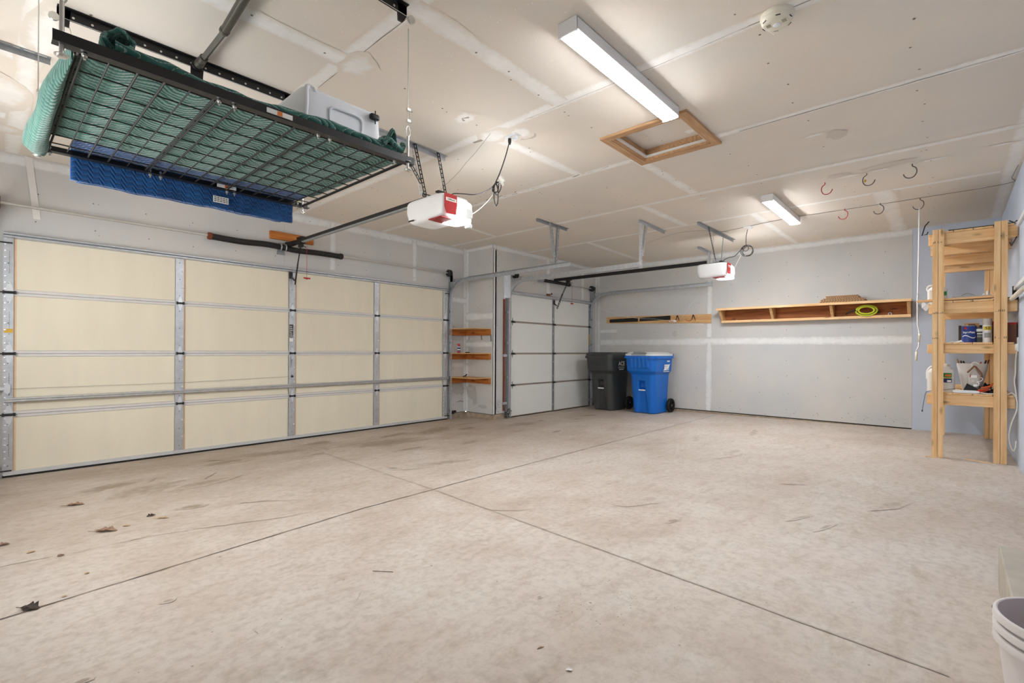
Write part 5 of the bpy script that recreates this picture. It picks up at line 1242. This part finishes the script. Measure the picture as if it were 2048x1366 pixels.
m = MB(); m.box(.120, ys-.001, .795, .31, ys+.006, .800); m.build('underline', 'label_white', cb_, local=True)
def print_row(par, name, x0, x1, z, hgt, y, mat):      # a row of marks too small to read
    m = MB(); x = x0
    while x < x1:
        L = random.uniform(.006, .011); m.box(x, y-.001, z-hgt/2*random.uniform(.7, 1), min(x+L, x1), y+.006, z+hgt/2); x += L+.0035
    m.build(name, mat, par, local=True)
print_row(cb_, 'small_print', .12, .31, .777, .016, ys, 'lid_slot'); print_row(cb_, 'small_print', .15, .28, .752, .015, ys, 'label_white')
m = MB(); x = -.1
while x < .1: m.box(-.1395, x, .842, -.134, x+.012, .858); x += .017
m.build('moulded_name', 'cart_black', cb_, local=True)
m = MB(); m.prism([(0.180, .742), (0.223, .775), (0.223, .848), (0.399, .848), (0.431, .862), (0.383, .80), (0.383, .752), (0.212, .748)], (0, ys-.0, 0), (1, 0, 0), (0, 0, 1), .0012); m.build('slanted_logo', 'label_white', cg, local=True)
lg = cg.children[-1]
m = MB()
for pl in ([(0.233, .832), (0.265, .832), (0.239, .808)], [(0.284, .840), (0.292, .840), (0.268, .79), (0.262, .79)], [(0.329, .840), (0.337, .840), (0.313, .785), (0.306, .785)], [(0.303, .758), (0.332, .758), (0.319, .782)], [(0.345, .760), (0.370, .762), (0.364, .785)]):
    m.prism(pl, (0, ys-.0013, 0), (1, 0, 0), (0, 0, 1), .0006)
m.build('logo_strokes', 'cart_blue', lg, local=True)
print_row(cg, 'small_print', .20, .40, .728, .013, ys, 'label_white'); print_row(cg, 'serial_number', .33, .42, .903, .024, ys, 'label_white')

# ================================================================== WOODEN RACK
t = thing('wooden_rack', 'tall pine storage rack of two-by-fours in the right corner', 'storage rack', (6.4, -.12, fz(-.1)))
ZF = fz(0)
UA, UBk = 6.395, 8.19
def two(mb, *a): mb.box(*a); return mb
for u0, w0, w1, zt in ((UA, .056, .143, 2.325), (UA, -.384, -.296, 2.335), (UBk-.038, .056, .143, 2.2), (UBk-.038, -.384, -.296, 2.22)):
    m = MB(); wm = (w0+w1)/2; m.box(u0, w0, fz(w0)+.001, u0+.038, wm-.002, zt); m.box(u0+.0015, wm+.002, fz(w1)+.001, u0+.038, w1, zt); m.box(u0+.012, wm-.0021, .08, u0+.037, wm+.0021, zt-.002)
    if u0 < 7:
        for zz in (2.19, 1.24 if w0 < 0 else 1.24, .88 if w0 > 9 else 1.49):
            for k in range(7):
                if random.random() < .75: m.box(u0-.0006, w0+.006+k*.012, zz, u0+.0002, w0+.010+k*.012, zz+random.choice((.006, .012, .02)), 1)
    m.build('post', ['pine_z', 'ink'], t, bevel=.002)
beams = [(2.176, 2.288, .174, -.452), (1.492, 1.598, .170, -.452), (1.100, 1.188, .178, -.445), (.590, .695, .182, -.440)]
for i, (z0, z1, wa, wb) in enumerate(beams):
    for u in ((UA+.040, 7.12, 8.0) if i == 0 else (UA+.040, 7.6)):
        m = MB(); m.box(u, wb, z0, u+.038, wa, z1); m.build('cross_beam', 'pine_y', t, bevel=.003)
for i, z1 in enumerate((2.288, 1.598, 1.188, .695)):
    n = 4 
    for k in range(n):
        a, b = .125-k*.14, .125-(k+1)*.14+.006
        m = MB(); m.box(UA+.030, b, z1+.001, UBk, a, z1+.018); m.build('shelf_board', 'pine_x', t, bevel=.002)
m = MB(); m.box(UBk-.078, -.42, 2.10, UBk-.041, .16, 2.20); m.build('cross_beam', 'pine_y', t, bevel=.003)
m = MB(); m.box(6.50, -.34, 1.6165, 8.1, .28, 1.645) if False else m.prism([(.262, 1.617), (-.30, 1.631), (-.30, 1.650), (.262, 1.636)], (6.44, 0, 0), (0, 1, 0), (0, 0, 1), .09)
tag(m.build('loose_plank', 'pine_y', loc=(6.45, 0, 1.62), bevel=.002), 'loose narrow plank laid across the second shelf from the top of the rack', 'plank')
S4, S3, S2, S1 = .7135, 1.2065, 1.6165, 2.3065

def jug(u, w, z, r, h, label, lab=True):
    t = thing('plastic_jug', label, 'jug', (u, w, z))
    def fn(a, b):
        th = a*2*pi; e = .45; sg = lambda v: math.copysign(abs(v)**e, v); q = 1 if b < .62 else max(.22, 1-((b-.62)/.38)**1.3*.80); q = q*(1-.08*(b < .04))
        return (u+r*.62*q*sg(cos(th)), w+r*q*sg(sin(th)), z+b*h)
    m = MB(); m.grid(fn, 48, 24); m.add([fn(i/48, 0) for i in range(48)], [tuple(range(48))[::-1]]); m.build('jug_body', 'bucket_white', t, smooth=True)
    m = MB(); m.lathe([(.024, 0), (.024, .022), (.020, .024), (0, .024)], (u, w, z+h-.004), 18); m.build('cap', 'white_plastic', t, smooth=True)
    m = MB(); m.tube(catmull([(u, w+r*.35, z+h*.93), (u, w+r*.8, z+h*.93), (u, w+r*1.0, z+h*.8), (u, w+r*.98, z+h*.62)], 6), .010, 8); m.build('handle', 'bucket_white', t, smooth='full')
    return t
j1 = jug(6.53, .105, S2+.022, .078, .155, 'white plastic jug standing on the second shelf of the rack, behind the left post', False)
m = MB(); m.box(6.479, .035, S2+.06, 6.4805, .065, S2+.10); m.build('label', 'label_green', j1)
t = thing('plastic_jug', 'white plastic jug with a green and blue label on the lowest rack shelf', 'jug', (6.56, .075, S4))
def jf(a, b):
    th = a*2*pi; e = .5; sg = lambda v: math.copysign(abs(v)**e, v); q = 1 if b < .72 else max(.2, 1-((b-.72)/.28)**2*.8)
    return (6.56+.07*q*sg(cos(th)), .077+.106*q*sg(sin(th))-.02*(b > .9), S4+b*.26)
m = MB(); m.grid(jf, 48, 26); m.add([jf(i/48, 0) for i in range(48)], [tuple(range(48))[::-1]]); m.build('jug_body', 'bucket_white', t, smooth=True)
m = MB(); m.lathe([(.026, 0), (.026, .025), (.022, .028), (0, .028)], (6.56, .03, S4+.252), 18); m.build('cap', 'cream_plastic', t, smooth=True)
m = MB(); m.tube(catmull([(6.55, .10, S4+.25), (6.55, .15, S4+.245), (6.55, .178, S4+.20), (6.55, .18, S4+.12)], 6), .012, 8); m.build('handle', 'bucket_white', t, smooth='full')
m = MB(); uu = 6.487
m.box(uu, -.005, S4+.145, uu+.0015, .11, S4+.19, 0); m.box(uu, -.005, S4+.138, uu+.0015, .11, S4+.144, 1); m.box(uu, -.005, S4+.095, uu+.0015, .11, S4+.136, 2); m.box(uu-.0005, .0, S4+.10, uu+.0005, .03, S4+.12, 3); m.box(uu-.0005, .0, S4+.155, uu+.0005, .045, S4+.175, 4)
m.build('label', ['label_green', 'wax_yellow', 'label_navy', 'label_white', 'label_orange'], t)
jlab = t.children[-1]

# things on the third shelf
t = thing('paint_can', 'blue-labelled gallon paint can on the middle shelf of the rack', 'paint can', (6.54, -.128, S3))
def can(par, u, w, z, r, h, mat, name='can_body'):
    m = MB(); m.lathe([(r, 0), (r*1.02, .003), (r, .006), (r, h-.006), (r*1.02, h-.003), (r, h)], (u, w, z), 32); m.build(name, mat, par, smooth=True)
can(t, 6.54, -.128, S3, .052, .165, 'label_blue')
m = MB(); m.lathe([(.053, .158), (.054, .164), (.053, .167), (.045, .167), (.044, .162), (0, .162)][::-1], (6.54, -.128, S3), 32); m.build('lid_ring', 'tin', t, smooth=True)
def wrap(body, size, u, w, z, r, mat, par, bold=0, sx=1.0, name='lettering'):
    o = text(body, size, (0, 0, 0), (0, 0, 0), mat, None, name=name, depth=.0004, bold=bold, sx=sx)
    me = o.data; o0 = Vector(par.get('_o', (0, 0, 0)))
    for v in me.vertices:
        a = v.co.x/r; rr = r+.0006+v.co.z; v.co = Vector((u-rr*cos(a), w-rr*sin(a), z+v.co.y))-o0
    o.parent = par; return o
wrap('SuperPaint', .026, 6.54, -.128, S3+.098, .052, 'label_white', t, .0007, .85)
m = MB()
for k in range(22):
    a0 = -1.1+k*.1
    def P(a, z): return (6.54-.0526*cos(a), -.128-.0526*sin(a), S3+z)
    m.add([P(a0, .052+.012*sin(k*.28)), P(a0+.1, .052+.012*sin((k+1)*.28)), P(a0+.1, .062+.012*sin((k+1)*.28)), P(a0, .058+.012*sin(k*.28))], [(0, 1, 2, 3)])
m.build('label_swoosh', 'label_white', t)
m = MB(); m.box(6.4862, -.112, S3+.128, 6.489, -.092, S3+.15); m.build('label_crest', 'red_plastic', t)
t = thing('paint_can', 'small dark grey can with a white label between the blue can and the spray can', 'paint can', (6.56, -.205, S3))
can(t, 6.56, -.205, S3, .040, .15, 'label_dark')
m = MB()
for k in range(14):
    a0 = -.9+k*.13; P = lambda a, z: (6.56-.0406*cos(a), -.205-.0406*sin(a), S3+z); m.add([P(a0, .106), P(a0+.13, .106), P(a0+.13, .132), P(a0, .132)], [(0, 1, 2, 3)])
m.build('label_badge', 'label_white', t)
m = MB()
for z0_, z1_, mt in ((.078, .092, 0), (.050, .068, 1)):
    for k in range(6):
        a0 = -.5+k*.18; P = lambda a, z: (6.56-.0406*cos(a), -.205-.0406*sin(a), S3+z); m.add([P(a0, z0_), P(a0+.14, z0_), P(a0+.14, z1_), P(a0, z1_)], [(0, 1, 2, 3)], mt)
m.build('label_rows', ['label_white', 'lid_slot'], t)
t = thing('spray_can', 'white spray can with a clear cap and yellow 52 marking on the rack', 'spray can', (6.52, -.256, S3))
can(t, 6.52, -.256, S3, .033, .165, 'white_plastic')
m = MB(); m.lathe([(.031, .165), (.033, .172), (.033, .225), (.029, .230), (0, .230)], (6.52, -.256, S3), 28); m.build('cap', 'clear_plastic', t, smooth=True)
m = MB()
for k in range(14):
    a0 = -.9+k*.13; P = lambda a, z: (6.52-.0337*cos(a), -.256-.0337*sin(a), S3+z); m.add([P(a0, .118), P(a0+.13, .118), P(a0+.13, .153), P(a0, .153)], [(0, 1, 2, 3)])
m.build('label_band', 'wax_yellow', t)
wrap('52', .034, 6.52, -.256, S3+.135, .0342, 'label_dark', t, .001)
m = MB()
for k in range(12):
    a0 = -.7+k*.12; P = lambda a, z: (6.52-.0338*cos(a), -.256-.0338*sin(a), S3+z); m.add([P(a0, .045), P(a0+.12, .045), P(a0+.12, .092), P(a0, .092)], [(0, 1, 2, 3)])
m.build('label_text_block', 'lid_slot', t)
t = thing('carton', 'brown carton with a red top strip on the middle rack shelf, right of the post', 'carton', (6.52, -.42, S3))
m = MB(); m.box(6.47, -.450, S3, 6.60, -.392, S3+.185); m.build('carton_body', 'brown_box', t, bevel=.002)
m = MB(); m.box(6.4685, -.450, S3+.165, 6.4698, -.392, S3+.185); m.build('red_strip', 'red_plastic', t)
m = MB(); m.box(6.72, -.30, S3, 6.90, -.055, S3+.175); tag(m.build('carton', 'label_dark', loc=(6.8, -.18, S3), bevel=.003), 'dark carton standing behind the paint cans on the rack', 'carton')
m = MB(); m.box(6.66, -.205, S3+.0, 6.705, -.095, S3+.195); m.box(6.6585, -.175, S3+.17, 6.6598, -.125, S3+.185, 1); tag(m.build('carton', ['board_y', 'brown_box'], loc=(6.68, -.15, S3)), 'tan box with a cut-out slot rising above the blue paint can', 'carton')
t = thing('bottle', 'reddish bottle half hidden behind the spray can on the rack', 'bottle', (6.66, -.295, S3))
m = MB(); m.lathe([(.035, 0), (.037, .01), (.037, .12), (.016, .16), (.016, .18)], (6.66, -.295, S3), 22); m.build('bottle_body', 'paint_brown', t, smooth=True)
m = MB(); m.lathe([(.018, .175), (.018, .205), (0, .207)], (6.66, -.295, S3), 16); m.build('cap', 'red_plastic', t)
t = thing('bottle', 'dark bottle between the tan box and the spray can on the rack', 'bottle', (6.64, -.235, S3))
m = MB(); m.lathe([(.022, 0), (.024, .01), (.024, .14), (.01, .175), (.01, .2)], (6.64, -.238, S3), 20); m.build('bottle_body', 'satin_black', t, smooth=True)
m = MB(); m.slab(lambda a, b: (6.50+b*.12, .02-a*.11, S3+.004+.022*a*b+.004*sin(a*9)), 10, 6, .003); tag(m.build('white_rag', 'white_plastic', loc=(6.55, -.03, S3)), 'crumpled white sheet left of the blue paint can', 'rag')
# second shelf
t = thing('metal_tray', 'shallow pale metal tray on the second rack shelf', 'tray', (6.7, -.13, S2+.036))
m = MB(); m.box(6.545, -.285, S2+.001, 6.95, .0, S2+.004); 
for a in ((6.545, -.285, 6.549, 0), (6.946, -.285, 6.95, 0), (6.549, -.285, 6.946, -.281), (6.549, -.004, 6.946, 0)): m.box(a[0], a[1], S2+.004, a[2], a[3], S2+.045)
m.tube([(6.546, -.285, S2+.047), (6.546, 0, S2+.047)], .004, 6); m.build('tray_body', 'foil', t)
for (w, h, lb) in ((-.235, .05, 'left'), (-.262, .08, 'right, taller')):
    m = MB(); m.lathe([(.016, 0), (.014, h*.4), (.007, h*.55), (.011, h*.8), (.004, h)], (6.62, w, S2+.02), 14); tag(m.build('white_nozzle', 'white_plastic', loc=(6.62, w, S2+.02), smooth=True), 'small white nozzle standing in the metal tray, the %s one' % lb, 'nozzle')
cord('black_wire', [(6.64, -.06, S2+.03), (6.64, -.08, S2+.065), (6.64, -.12, S2+.08), (6.64, -.17, S2+.06)], .0016, 'cord_black', 'thin black wire arching out of the metal tray', 'wire')
m = MB(); m.slab(lambda a, b: (6.43+.02*b, .225-.13*a, 1.605-.05*b-.02*sin(a*7)*b+.01*sin(a*15+b*7)), 14, 6, .002); tag(m.build('plastic_bag', 'white_plastic', loc=(6.45, .17, 1.6)), 'crumpled white plastic bag hanging under the loose plank', 'bag')
# top: black wire grids
t = thing('wire_grid_panel', 'black wire grid panels lying on top of the rack', 'wire panel', (7.2, -.2, S1))
m = MB()
for lay in range(2):
    z = S1+.006+lay*.014; sh = lay*.02
    for k in range(8): m.tube([(6.52+sh, -.435+k*.062, z), (7.9, -.435+k*.062, z)], .003, 5)
    for k in range(19): m.tube([(6.52+k*.075+sh, -.435, z+.004), (6.52+k*.075+sh, .0, z+.004)], .003, 5)
    m.tube(catmull([(6.5+sh, -.44, z), (6.5+sh, -.02, z), (6.53+sh, .015, z+.004), (6.9, .018, z+.004), (7.9, .018, z)], 4), .0045, 6)
m.build('wire_grid', 'satin_black', t)
m = MB(); m.tube([(6.46, -.452, 2.20), (6.42, -.44, 2.17), (6.9, -.44, 2.17), (7.4, -.445, 2.33)], .005, 6); m.tube([(6.50, -.448, 2.34), (6.46, -.43, 2.315), (6.5, -.40, 2.345)], .006, 6); tag(m.build('bent_wire_bracket', 'black_paint', loc=(6.5, -.44, 2.17)), 'bent black wire bracket at the right top corner of the rack', 'bracket')
# lowest shelf
def pail(u, w, z, r0, r1, h, mat, imat, par, th=.0035, n=40, nm='pail_body'):
    m = MB(); m.lathe([(0, .004), (r0-th, .004), (r1-th, h-.002), (r1-th*.5, h), (r1, h-.002), (r0, 0), (0, 0)], (u, w, z), n, 0); m.build(nm, [mat], par, smooth=True)
t = thing('tapered_bucket', 'white square-shouldered bucket full of odds and ends on the lowest rack shelf', 'bucket', (6.64, -.155, S4))
m = MB()
def bk(a, b):
    th = a*2*pi; sg = lambda v: math.copysign(abs(v)**.55, v); bb = 1-abs(2*b-1); out = b < .5; r = .066+.052*bb-(0 if out else .003)
    return (6.66+r*.95*sg(cos(th)), -.155+r*sg(sin(th)), S4+max(bb*.288, .0 if out else .004))
m.grid(bk, 48, 24); m.build('bucket_wall', 'bucket_white', t, smooth=True)
m = MB(); m.box(6.60, -.215, S4+.0005, 6.72, -.095, S4+.006); m.build('bucket_base', 'bucket_white', t)
for k, (w, l, mt) in enumerate(((-.075, .10, 'board_z'), (-.10, .075, 'brown_box'), (-.225, .09, 'satin_black'), (-.245, .10, 'brown_box'), (-.19, .06, 'orange_plastic'), (-.12, .07, 'satin_black'))):
    lbs = ['pale wooden handle leaning out of the left of the white bucket', 'brown handle beside the pale one in the white bucket', 'black handle at the right of the white bucket', 'brown handle at the far right rim of the white bucket', 'orange handle in the middle of the white bucket', 'short black handle in the middle left of the white bucket']
    s_ = 1 if w > -.15 else -1
    m = MB(); m.tube([(6.66, w*.5-.078, S4+.03), (6.66, w+s_*.01, S4+.25), (6.655, w+s_*.03, S4+.27+l*.55)], .0065, 8); tag(m.build('hand_tool', mt, loc=(6.66, w, S4+.03)), lbs[k], 'handle', 'tool handles standing in the white bucket')
t = thing('plastic_bag', 'clear plastic bag of hardware with a brown tied top, before the white bucket', 'bag', (6.535, -.17, S4))
def pb(a, b):
    th = a*2*pi; sg = lambda v: math.copysign(abs(v)**.8, v); q = (1-.10*b) if b < .7 else max(.10, .93-((b-.7)/.3)**.9*.85); r = .050*q*(1+.05*sin(th*5+b*8))
    return (6.53+r*.75*sg(cos(th)), -.17+r*sg(sin(th)), S4+b*.24)
m = MB(); m.grid(pb, 40, 24); m.add([pb(i/40, 0) for i in range(40)], [tuple(range(40))[::-1]]); m.build('bag_body', 'clear_plastic', t, smooth=True)
m = MB(); m.tube(catmull([(6.50, -.118, S4+.20), (6.49, -.145, S4+.235), (6.50, -.168, S4+.262), (6.505, -.19, S4+.235), (6.495, -.215, S4+.19), (6.49, -.218, S4+.13)], 6), .0075, 8); m.build('brown_tie', 'paint_brown', t, smooth='full')
m = MB(); m.tube(catmull([(6.505, -.16, S4+.255), (6.505, -.15, S4+.285), (6.505, -.175, S4+.30), (6.505, -.20, S4+.28)], 5), .006, 8); m.build('twisted_top', 'bucket_white', t, smooth='full')
m = MB(); m.box(6.489, -.185, S4+.15, 6.4915, -.135, S4+.175, 0); m.box(6.489, -.165, S4+.11, 6.4915, -.15, S4+.13, 0); m.box(6.4885, -.142, S4+.155, 6.4905, -.135, S4+.18, 1); m.build('label', ['label_white', 'red_plastic'], t)
t = thing('black_scoop', 'black plastic scoop lying open on the lowest rack shelf', 'scoop', (6.47, -.13, S4))
m = MB(); m.prism([(-.078, 0), (-.115, .095), (-.195, .045), (-.19, 0)], (6.44, 0, S4+.001), (0, 1, 0), (0, 0, 1), .004); m.prism([(-.078, 0), (-.115, .095), (-.119, .093), (-.083, 0)], (6.444, 0, S4+.001), (0, 1, 0), (0, 0, 1), .05); m.box(6.444, -.19, S4+.001, 6.50, -.08, S4+.004); m.build('scoop_body', 'satin_black', t)
for k in range(5):
    lbs = ['orange-handled plier, lowest of the pile on the bottom rack shelf', 'red handle just above the lowest one in the tool pile', 'orange handle crossing the middle of the tool pile', 'dull red handle near the top of the tool pile', 'orange handle on top of the tool pile, pointing up right']
    m = MB(); m.tube(catmull([(6.425, -.165-.012*k, S4+.012+k*.012), (6.43, -.215-.014*k, S4+.022+k*.014), (6.45, -.262-.008*k, S4+.042+k*.016)], 5), .0068, 8); tag(m.build('hand_tool', ['orange_plastic', 'red_plastic', 'orange_plastic', 'paint_brown', 'orange_plastic'][k], loc=(6.43, -.2, S4+.01+k*.012)), lbs[k], 'tool', 'coloured tool handles on the lowest rack shelf')
t = thing('tool_tray', 'black heap of small tools beside the right post on the lowest rack shelf', 'tools', (6.5, -.26, S4))
m = MB(); m.slab(lambda a, b: (6.455+b*.12, -.20-a*.125, S4+.03+.05*b+.02*sin(a*9+b*4)+.012*sin(a*23)), 20, 10, .026); m.build('black_heap', 'satin_black', t)
for k in range(7):
    m = MB(); m.lathe([(.0, .008), (.006, .006), (.008, 0), (.006, -.006)], (6.455+.01*(k % 3), -.225-.016*k+.004*sin(k*3), S4+.045+.010*(k % 3)), 10); m.build('socket', 'zinc', t)
m = MB(); m.tube(catmull([(6.45, -.19, S4+.07), (6.44, -.20, S4+.10), (6.445, -.185, S4+.115), (6.45, -.21, S4+.12), (6.45, -.225, S4+.145), (6.45, -.21, S4+.155)], 6), .0032, 6); m.lathe([(.016, -.01), (.018, 0), (.014, .012), (0, .014)], (6.45, -.175, S4+.075), 14); tag(m.build('white_spiral_cord', 'white_plastic', loc=(6.45, -.19, S4+.07), smooth='full'), 'curly white plastic cord in front of the clear bag', 'cord')
t = thing('power_strip', 'white power strip on the front edge of the lowest rack shelf', 'power strip', (6.432, -.1, S4))
m = MB(); superbox(m, 6.415, -.205, S4+.0005, 6.455, -.01, S4+.030, .35, 0, 28, 12); m.build('strip_body', 'white_plastic', t, smooth=True)
m = MB(); m.tube(catmull([(6.43, -.205, S4+.013), (6.43, -.25, S4+.006), (6.43, -.30, S4+.006), (6.425, -.385, S4+.008), (6.41, -.418, S4+.022), (6.405, -.446, S4-.03), (6.402, -.446, .58), (6.40, -.412, .45), (6.41, -.397, .33), (6.42, -.41, .245), (6.41, -.428, .205), (6.40, -.44, .245), (6.40, -.444, .30)], 8), .0055, 8); m.build('cord', 'cord_white', t, smooth='full')
m = MB(); m.tube(catmull([(6.43, -.452, 1.17), (6.43, -.448, 1.12), (6.42, -.44, 1.04), (6.41, -.438, .93), (6.41, -.432, .85), (6.41, -.44, .76), (6.403, -.448, .66)], 8), .0055, 8); m.box(6.40, -.457, 1.13, 6.46, -.435, 1.19); tag(m.build('extension_cord', 'cord_white', loc=(6.42, -.45, 1.17), smooth='full'), 'white cord hanging from the wall outlet right of the rack', 'cord')
m = MB(); m.box(6.38, RW+.0005, 1.12, 6.47, RW+.01, 1.25); tag(m.build('wall_outlet', 'white_plastic', loc=(6.42, RW, 1.2), bevel=.002), 'white wall outlet on the blue wall beside the rack', 'outlet')
m = MB(); m.tube(catmull([(6.45, -.06, S4+.002), (6.44, -.075, S4+.035), (6.44, -.05, S4+.045), (6.42, .02, S4+.032), (6.405, .12, S4+.014), (6.40, .175, S4+.004), (6.40, .192, S4-.03), (6.40, .205, S4-.12), (6.40, .214, S4-.19)], 7), .0022, 6); m.lathe([(.0045, -.008), (.0045, .012)], (6.40, .2145, S4-.195), 8); tag(m.build('black_wire', 'cord_black', loc=(6.43, 0, S4), smooth='full'), 'thin black wire hanging off the left end of the lowest rack shelf', 'wire')
# wood slivers by the posts
m = MB(); m.box(6.36, .10, fz(.1)+.0005, 6.372, .185, fz(.1)+.007); tag(m.build('wood_sliver', 'pine_y', loc=(6.366, .14, fz(.1))), 'thin pale wood sliver at the foot of the left front rack post', 'wood scrap')
m = MB(); m.bar((6.375, -.29, fz(-.1)+.004), (6.46, -.11, fz(-.1)+.004), .012, .006, (1, 0, 0)); tag(m.build('wood_sliver', 'pine_y', loc=(6.41, -.2, fz(-.1))), 'thin pale wood sliver between the two front rack posts', 'wood scrap')

# right wall fittings -------------------------------------------------
t = thing('wall_rail', 'white shelf rail with a closet rod on the blue right wall', 'wall shelf', (6.0, RW, 1.68))
m = MB(); m.box(5.3, RW+.0005, 1.700, 6.62, RW+.022, 1.735); m.build('upper_rail', 'white_plastic', t, bevel=.002)
m = MB(); m.tube([(5.3, RW+.045, 1.605), (6.45, RW+.045, 1.605)], .019, 14); m.build('rod', 'cream_plastic', t, smooth=True)
m = MB(); m.box(6.60, RW+.0005, 1.60, 6.606, RW+.03, 1.74); m.build('end_bracket', 'black_paint', t)
m = MB(); m.box(6.44, RW+.0005, 1.58, 6.452, RW+.07, 1.625); m.build('rod_bracket', 'black_paint', t)
m = MB(); m.box(5.2, RW+.0005, 2.255, 6.35, RW+.02, 2.29); tag(m.build('wall_batten', 'white_plastic', loc=(5.8, RW, 2.27), bevel=.002), 'white horizontal batten high on the blue right wall', 'batten')

# ================================================================== STEP, BUCKETS, LITTER
m = MB(); z0 = fz(RW)-.01; m.box(1.95, RW+.001, z0, 3.04, -.158, .258)
tag(m.build('concrete_step', 'step_concrete', loc=(2.5, -.3, .06), bevel=.006), 'low concrete step against the blue right wall', 'step')
CU, CW = 1.655, -.215
for i, lb in enumerate(('lowest of the stack of three', 'middle of the stack of three', 'topmost and open, holding nothing')):
    zb = fz(CW)+.002+i*.026
    t = thing('white_bucket', 'pale grey-white plastic bucket on the floor, %s' % lb, 'bucket', (CU, CW, zb), 'nested buckets at the bottom right')
    H = .372; r0, r1, n = .092, .131, 48
    ro = lambda z: r0+(r1-r0)*z/H
    m = MB(); m.lathe([(0, .0), (r0, .0), (ro(H-.004), H-.004)], (CU, CW, zb), n, 0, 'z', False)
    m.lathe([(ro(H-.001)-.0014, H-.001), (r0-.0016, .0016), (0, .0016)], (CU, CW, zb), n, 1, 'z', False)
    m.build('bucket_wall', ['bucket_grey', 'bucket_inner'], t, smooth=True)
    m = MB(); m.lathe([(r1-.0018, H-.006), (r1-.0012, H-.001), (r1+.0015, H+.0005), (r1+.0065, H-.001), (r1+.008, H-.004), (r1+.008, H-.0175), (r1+.005, H-.0195), (r1-.0005, H-.0195)], (CU, CW, zb), n, 0, 'z', False); m.build('rim', 'bucket_grey', t, smooth=True)
    if i == 2: m = MB(); m.lathe([(.0035, 0), (.0035, .0015)], (CU+.02, CW+r1+.0065, zb+H-.010), 8, 0, 'y'); m.build('handle_hole', 'dark_steel', t)

def leaf(u, w, L, W_, mat, label, ang, curl=.5, grp='dry leaves and chips on the floor'):
    m = MB(); ca, sa = cos(ang), sin(ang)
    ss = random.random()*9
    def fn(a, b):
        x = (a-.5)*L; wd = sin(pi*min(max(a, .02), .98))**.6*(1+.35*sin(a*19+ss)*.6); y = (b-.5)*W_*wd
        z = .0025+curl*(y*y/W_*2+.10*L*abs(sin(a*5+ss))*.6)
        return (u+x*ca-y*sa, w+x*sa+y*ca, fz(w)+z+.0015)
    m.slab(fn, 12, 5, .0012)
    if L > .05: m.tube([(u-L*.5*ca, w-L*.5*sa, fz(w)+.004), (u-L*.8*ca, w-L*.8*sa, fz(w)+.005)], .0012, 5)
    tag(m.build('dry_leaf', mat, loc=(u, w, fz(w))), label, 'leaf', grp)
leaf(.467, 4.50, .10, .045, 'leaf_brown', 'long tan curled leaf on the floor, the one nearest the large door', -.5)
leaf(.52, 3.70, .12, .05, 'leaf_brown', 'large brown ragged leaf above the crack in the floor', -.7)
leaf(.153, 2.80, .075, .045, 'leaf_dark', 'dark curled leaf on the long floor joint at the left', -.9, .6)
leaf(.105, 3.85, .05, .03, 'leaf_brown', 'brown leaf piece cut by the left edge of the view', .2)
leaf(.803, 3.72, .07, .02, 'leaf_yellow', 'thin pale curved leaf sliver beside the dark fluff', -.6)
leaf(.765, 3.83, .05, .03, 'leaf_dark', 'clump of dark fluff on the floor, right of the leaves', .3, .5)
leaf(.62, 3.72, .04, .02, 'leaf_yellow', 'small pale chip just right of the large brown leaf', -.6, .2)
leaf(.30, 3.42, .03, .02, 'leaf_brown', 'small reddish leaf scrap lying on the floor crack', .4)
leaf(.20, 3.60, .035, .02, 'leaf_yellow', 'small yellowish chip left of the crack, near the left edge', .4, .2)
leaf(.36, 3.05, .02, .015, 'leaf_yellow', 'tiny yellow chip between the crack and the long joint', .4, .2)
leaf(.26, 2.83, .018, .012, 'leaf_yellow', 'tiny yellow chip beside the dark curled leaf', .4, .2)
leaf(1.31, .925, .022, .016, 'caulk', 'white chip on the floor at the bottom middle', -1, .5)
leaf(1.34, 1.07, .03, .006, 'leaf_brown', 'tiny bent twig near the white chip at the bottom', -.3, .5)
m = MB(); m.tube([F(1.28, 2.05)[:2]+(fz(2)+.003,), F(1.34, 1.97)[:2]+(fz(2)+.003,)], .0013, 5); tag(m.build('pine_needle', 'leaf_dark', loc=(1.3, 2.0, fz(2))), 'short dark needle on the floor in the middle foreground', 'needle')
m = MB(); m.tube(catmull([(.63, 1.85, fz(1.8)+.003), (.69, 1.80, fz(1.8)+.003), (.76, 1.79, fz(1.8)+.003)], 5), .0013, 5); tag(m.build('dry_grass_blade', 'leaf_yellow', loc=(.7, 1.8, fz(1.8))), 'pale curved dry grass blade on the floor in the left foreground', 'grass blade')
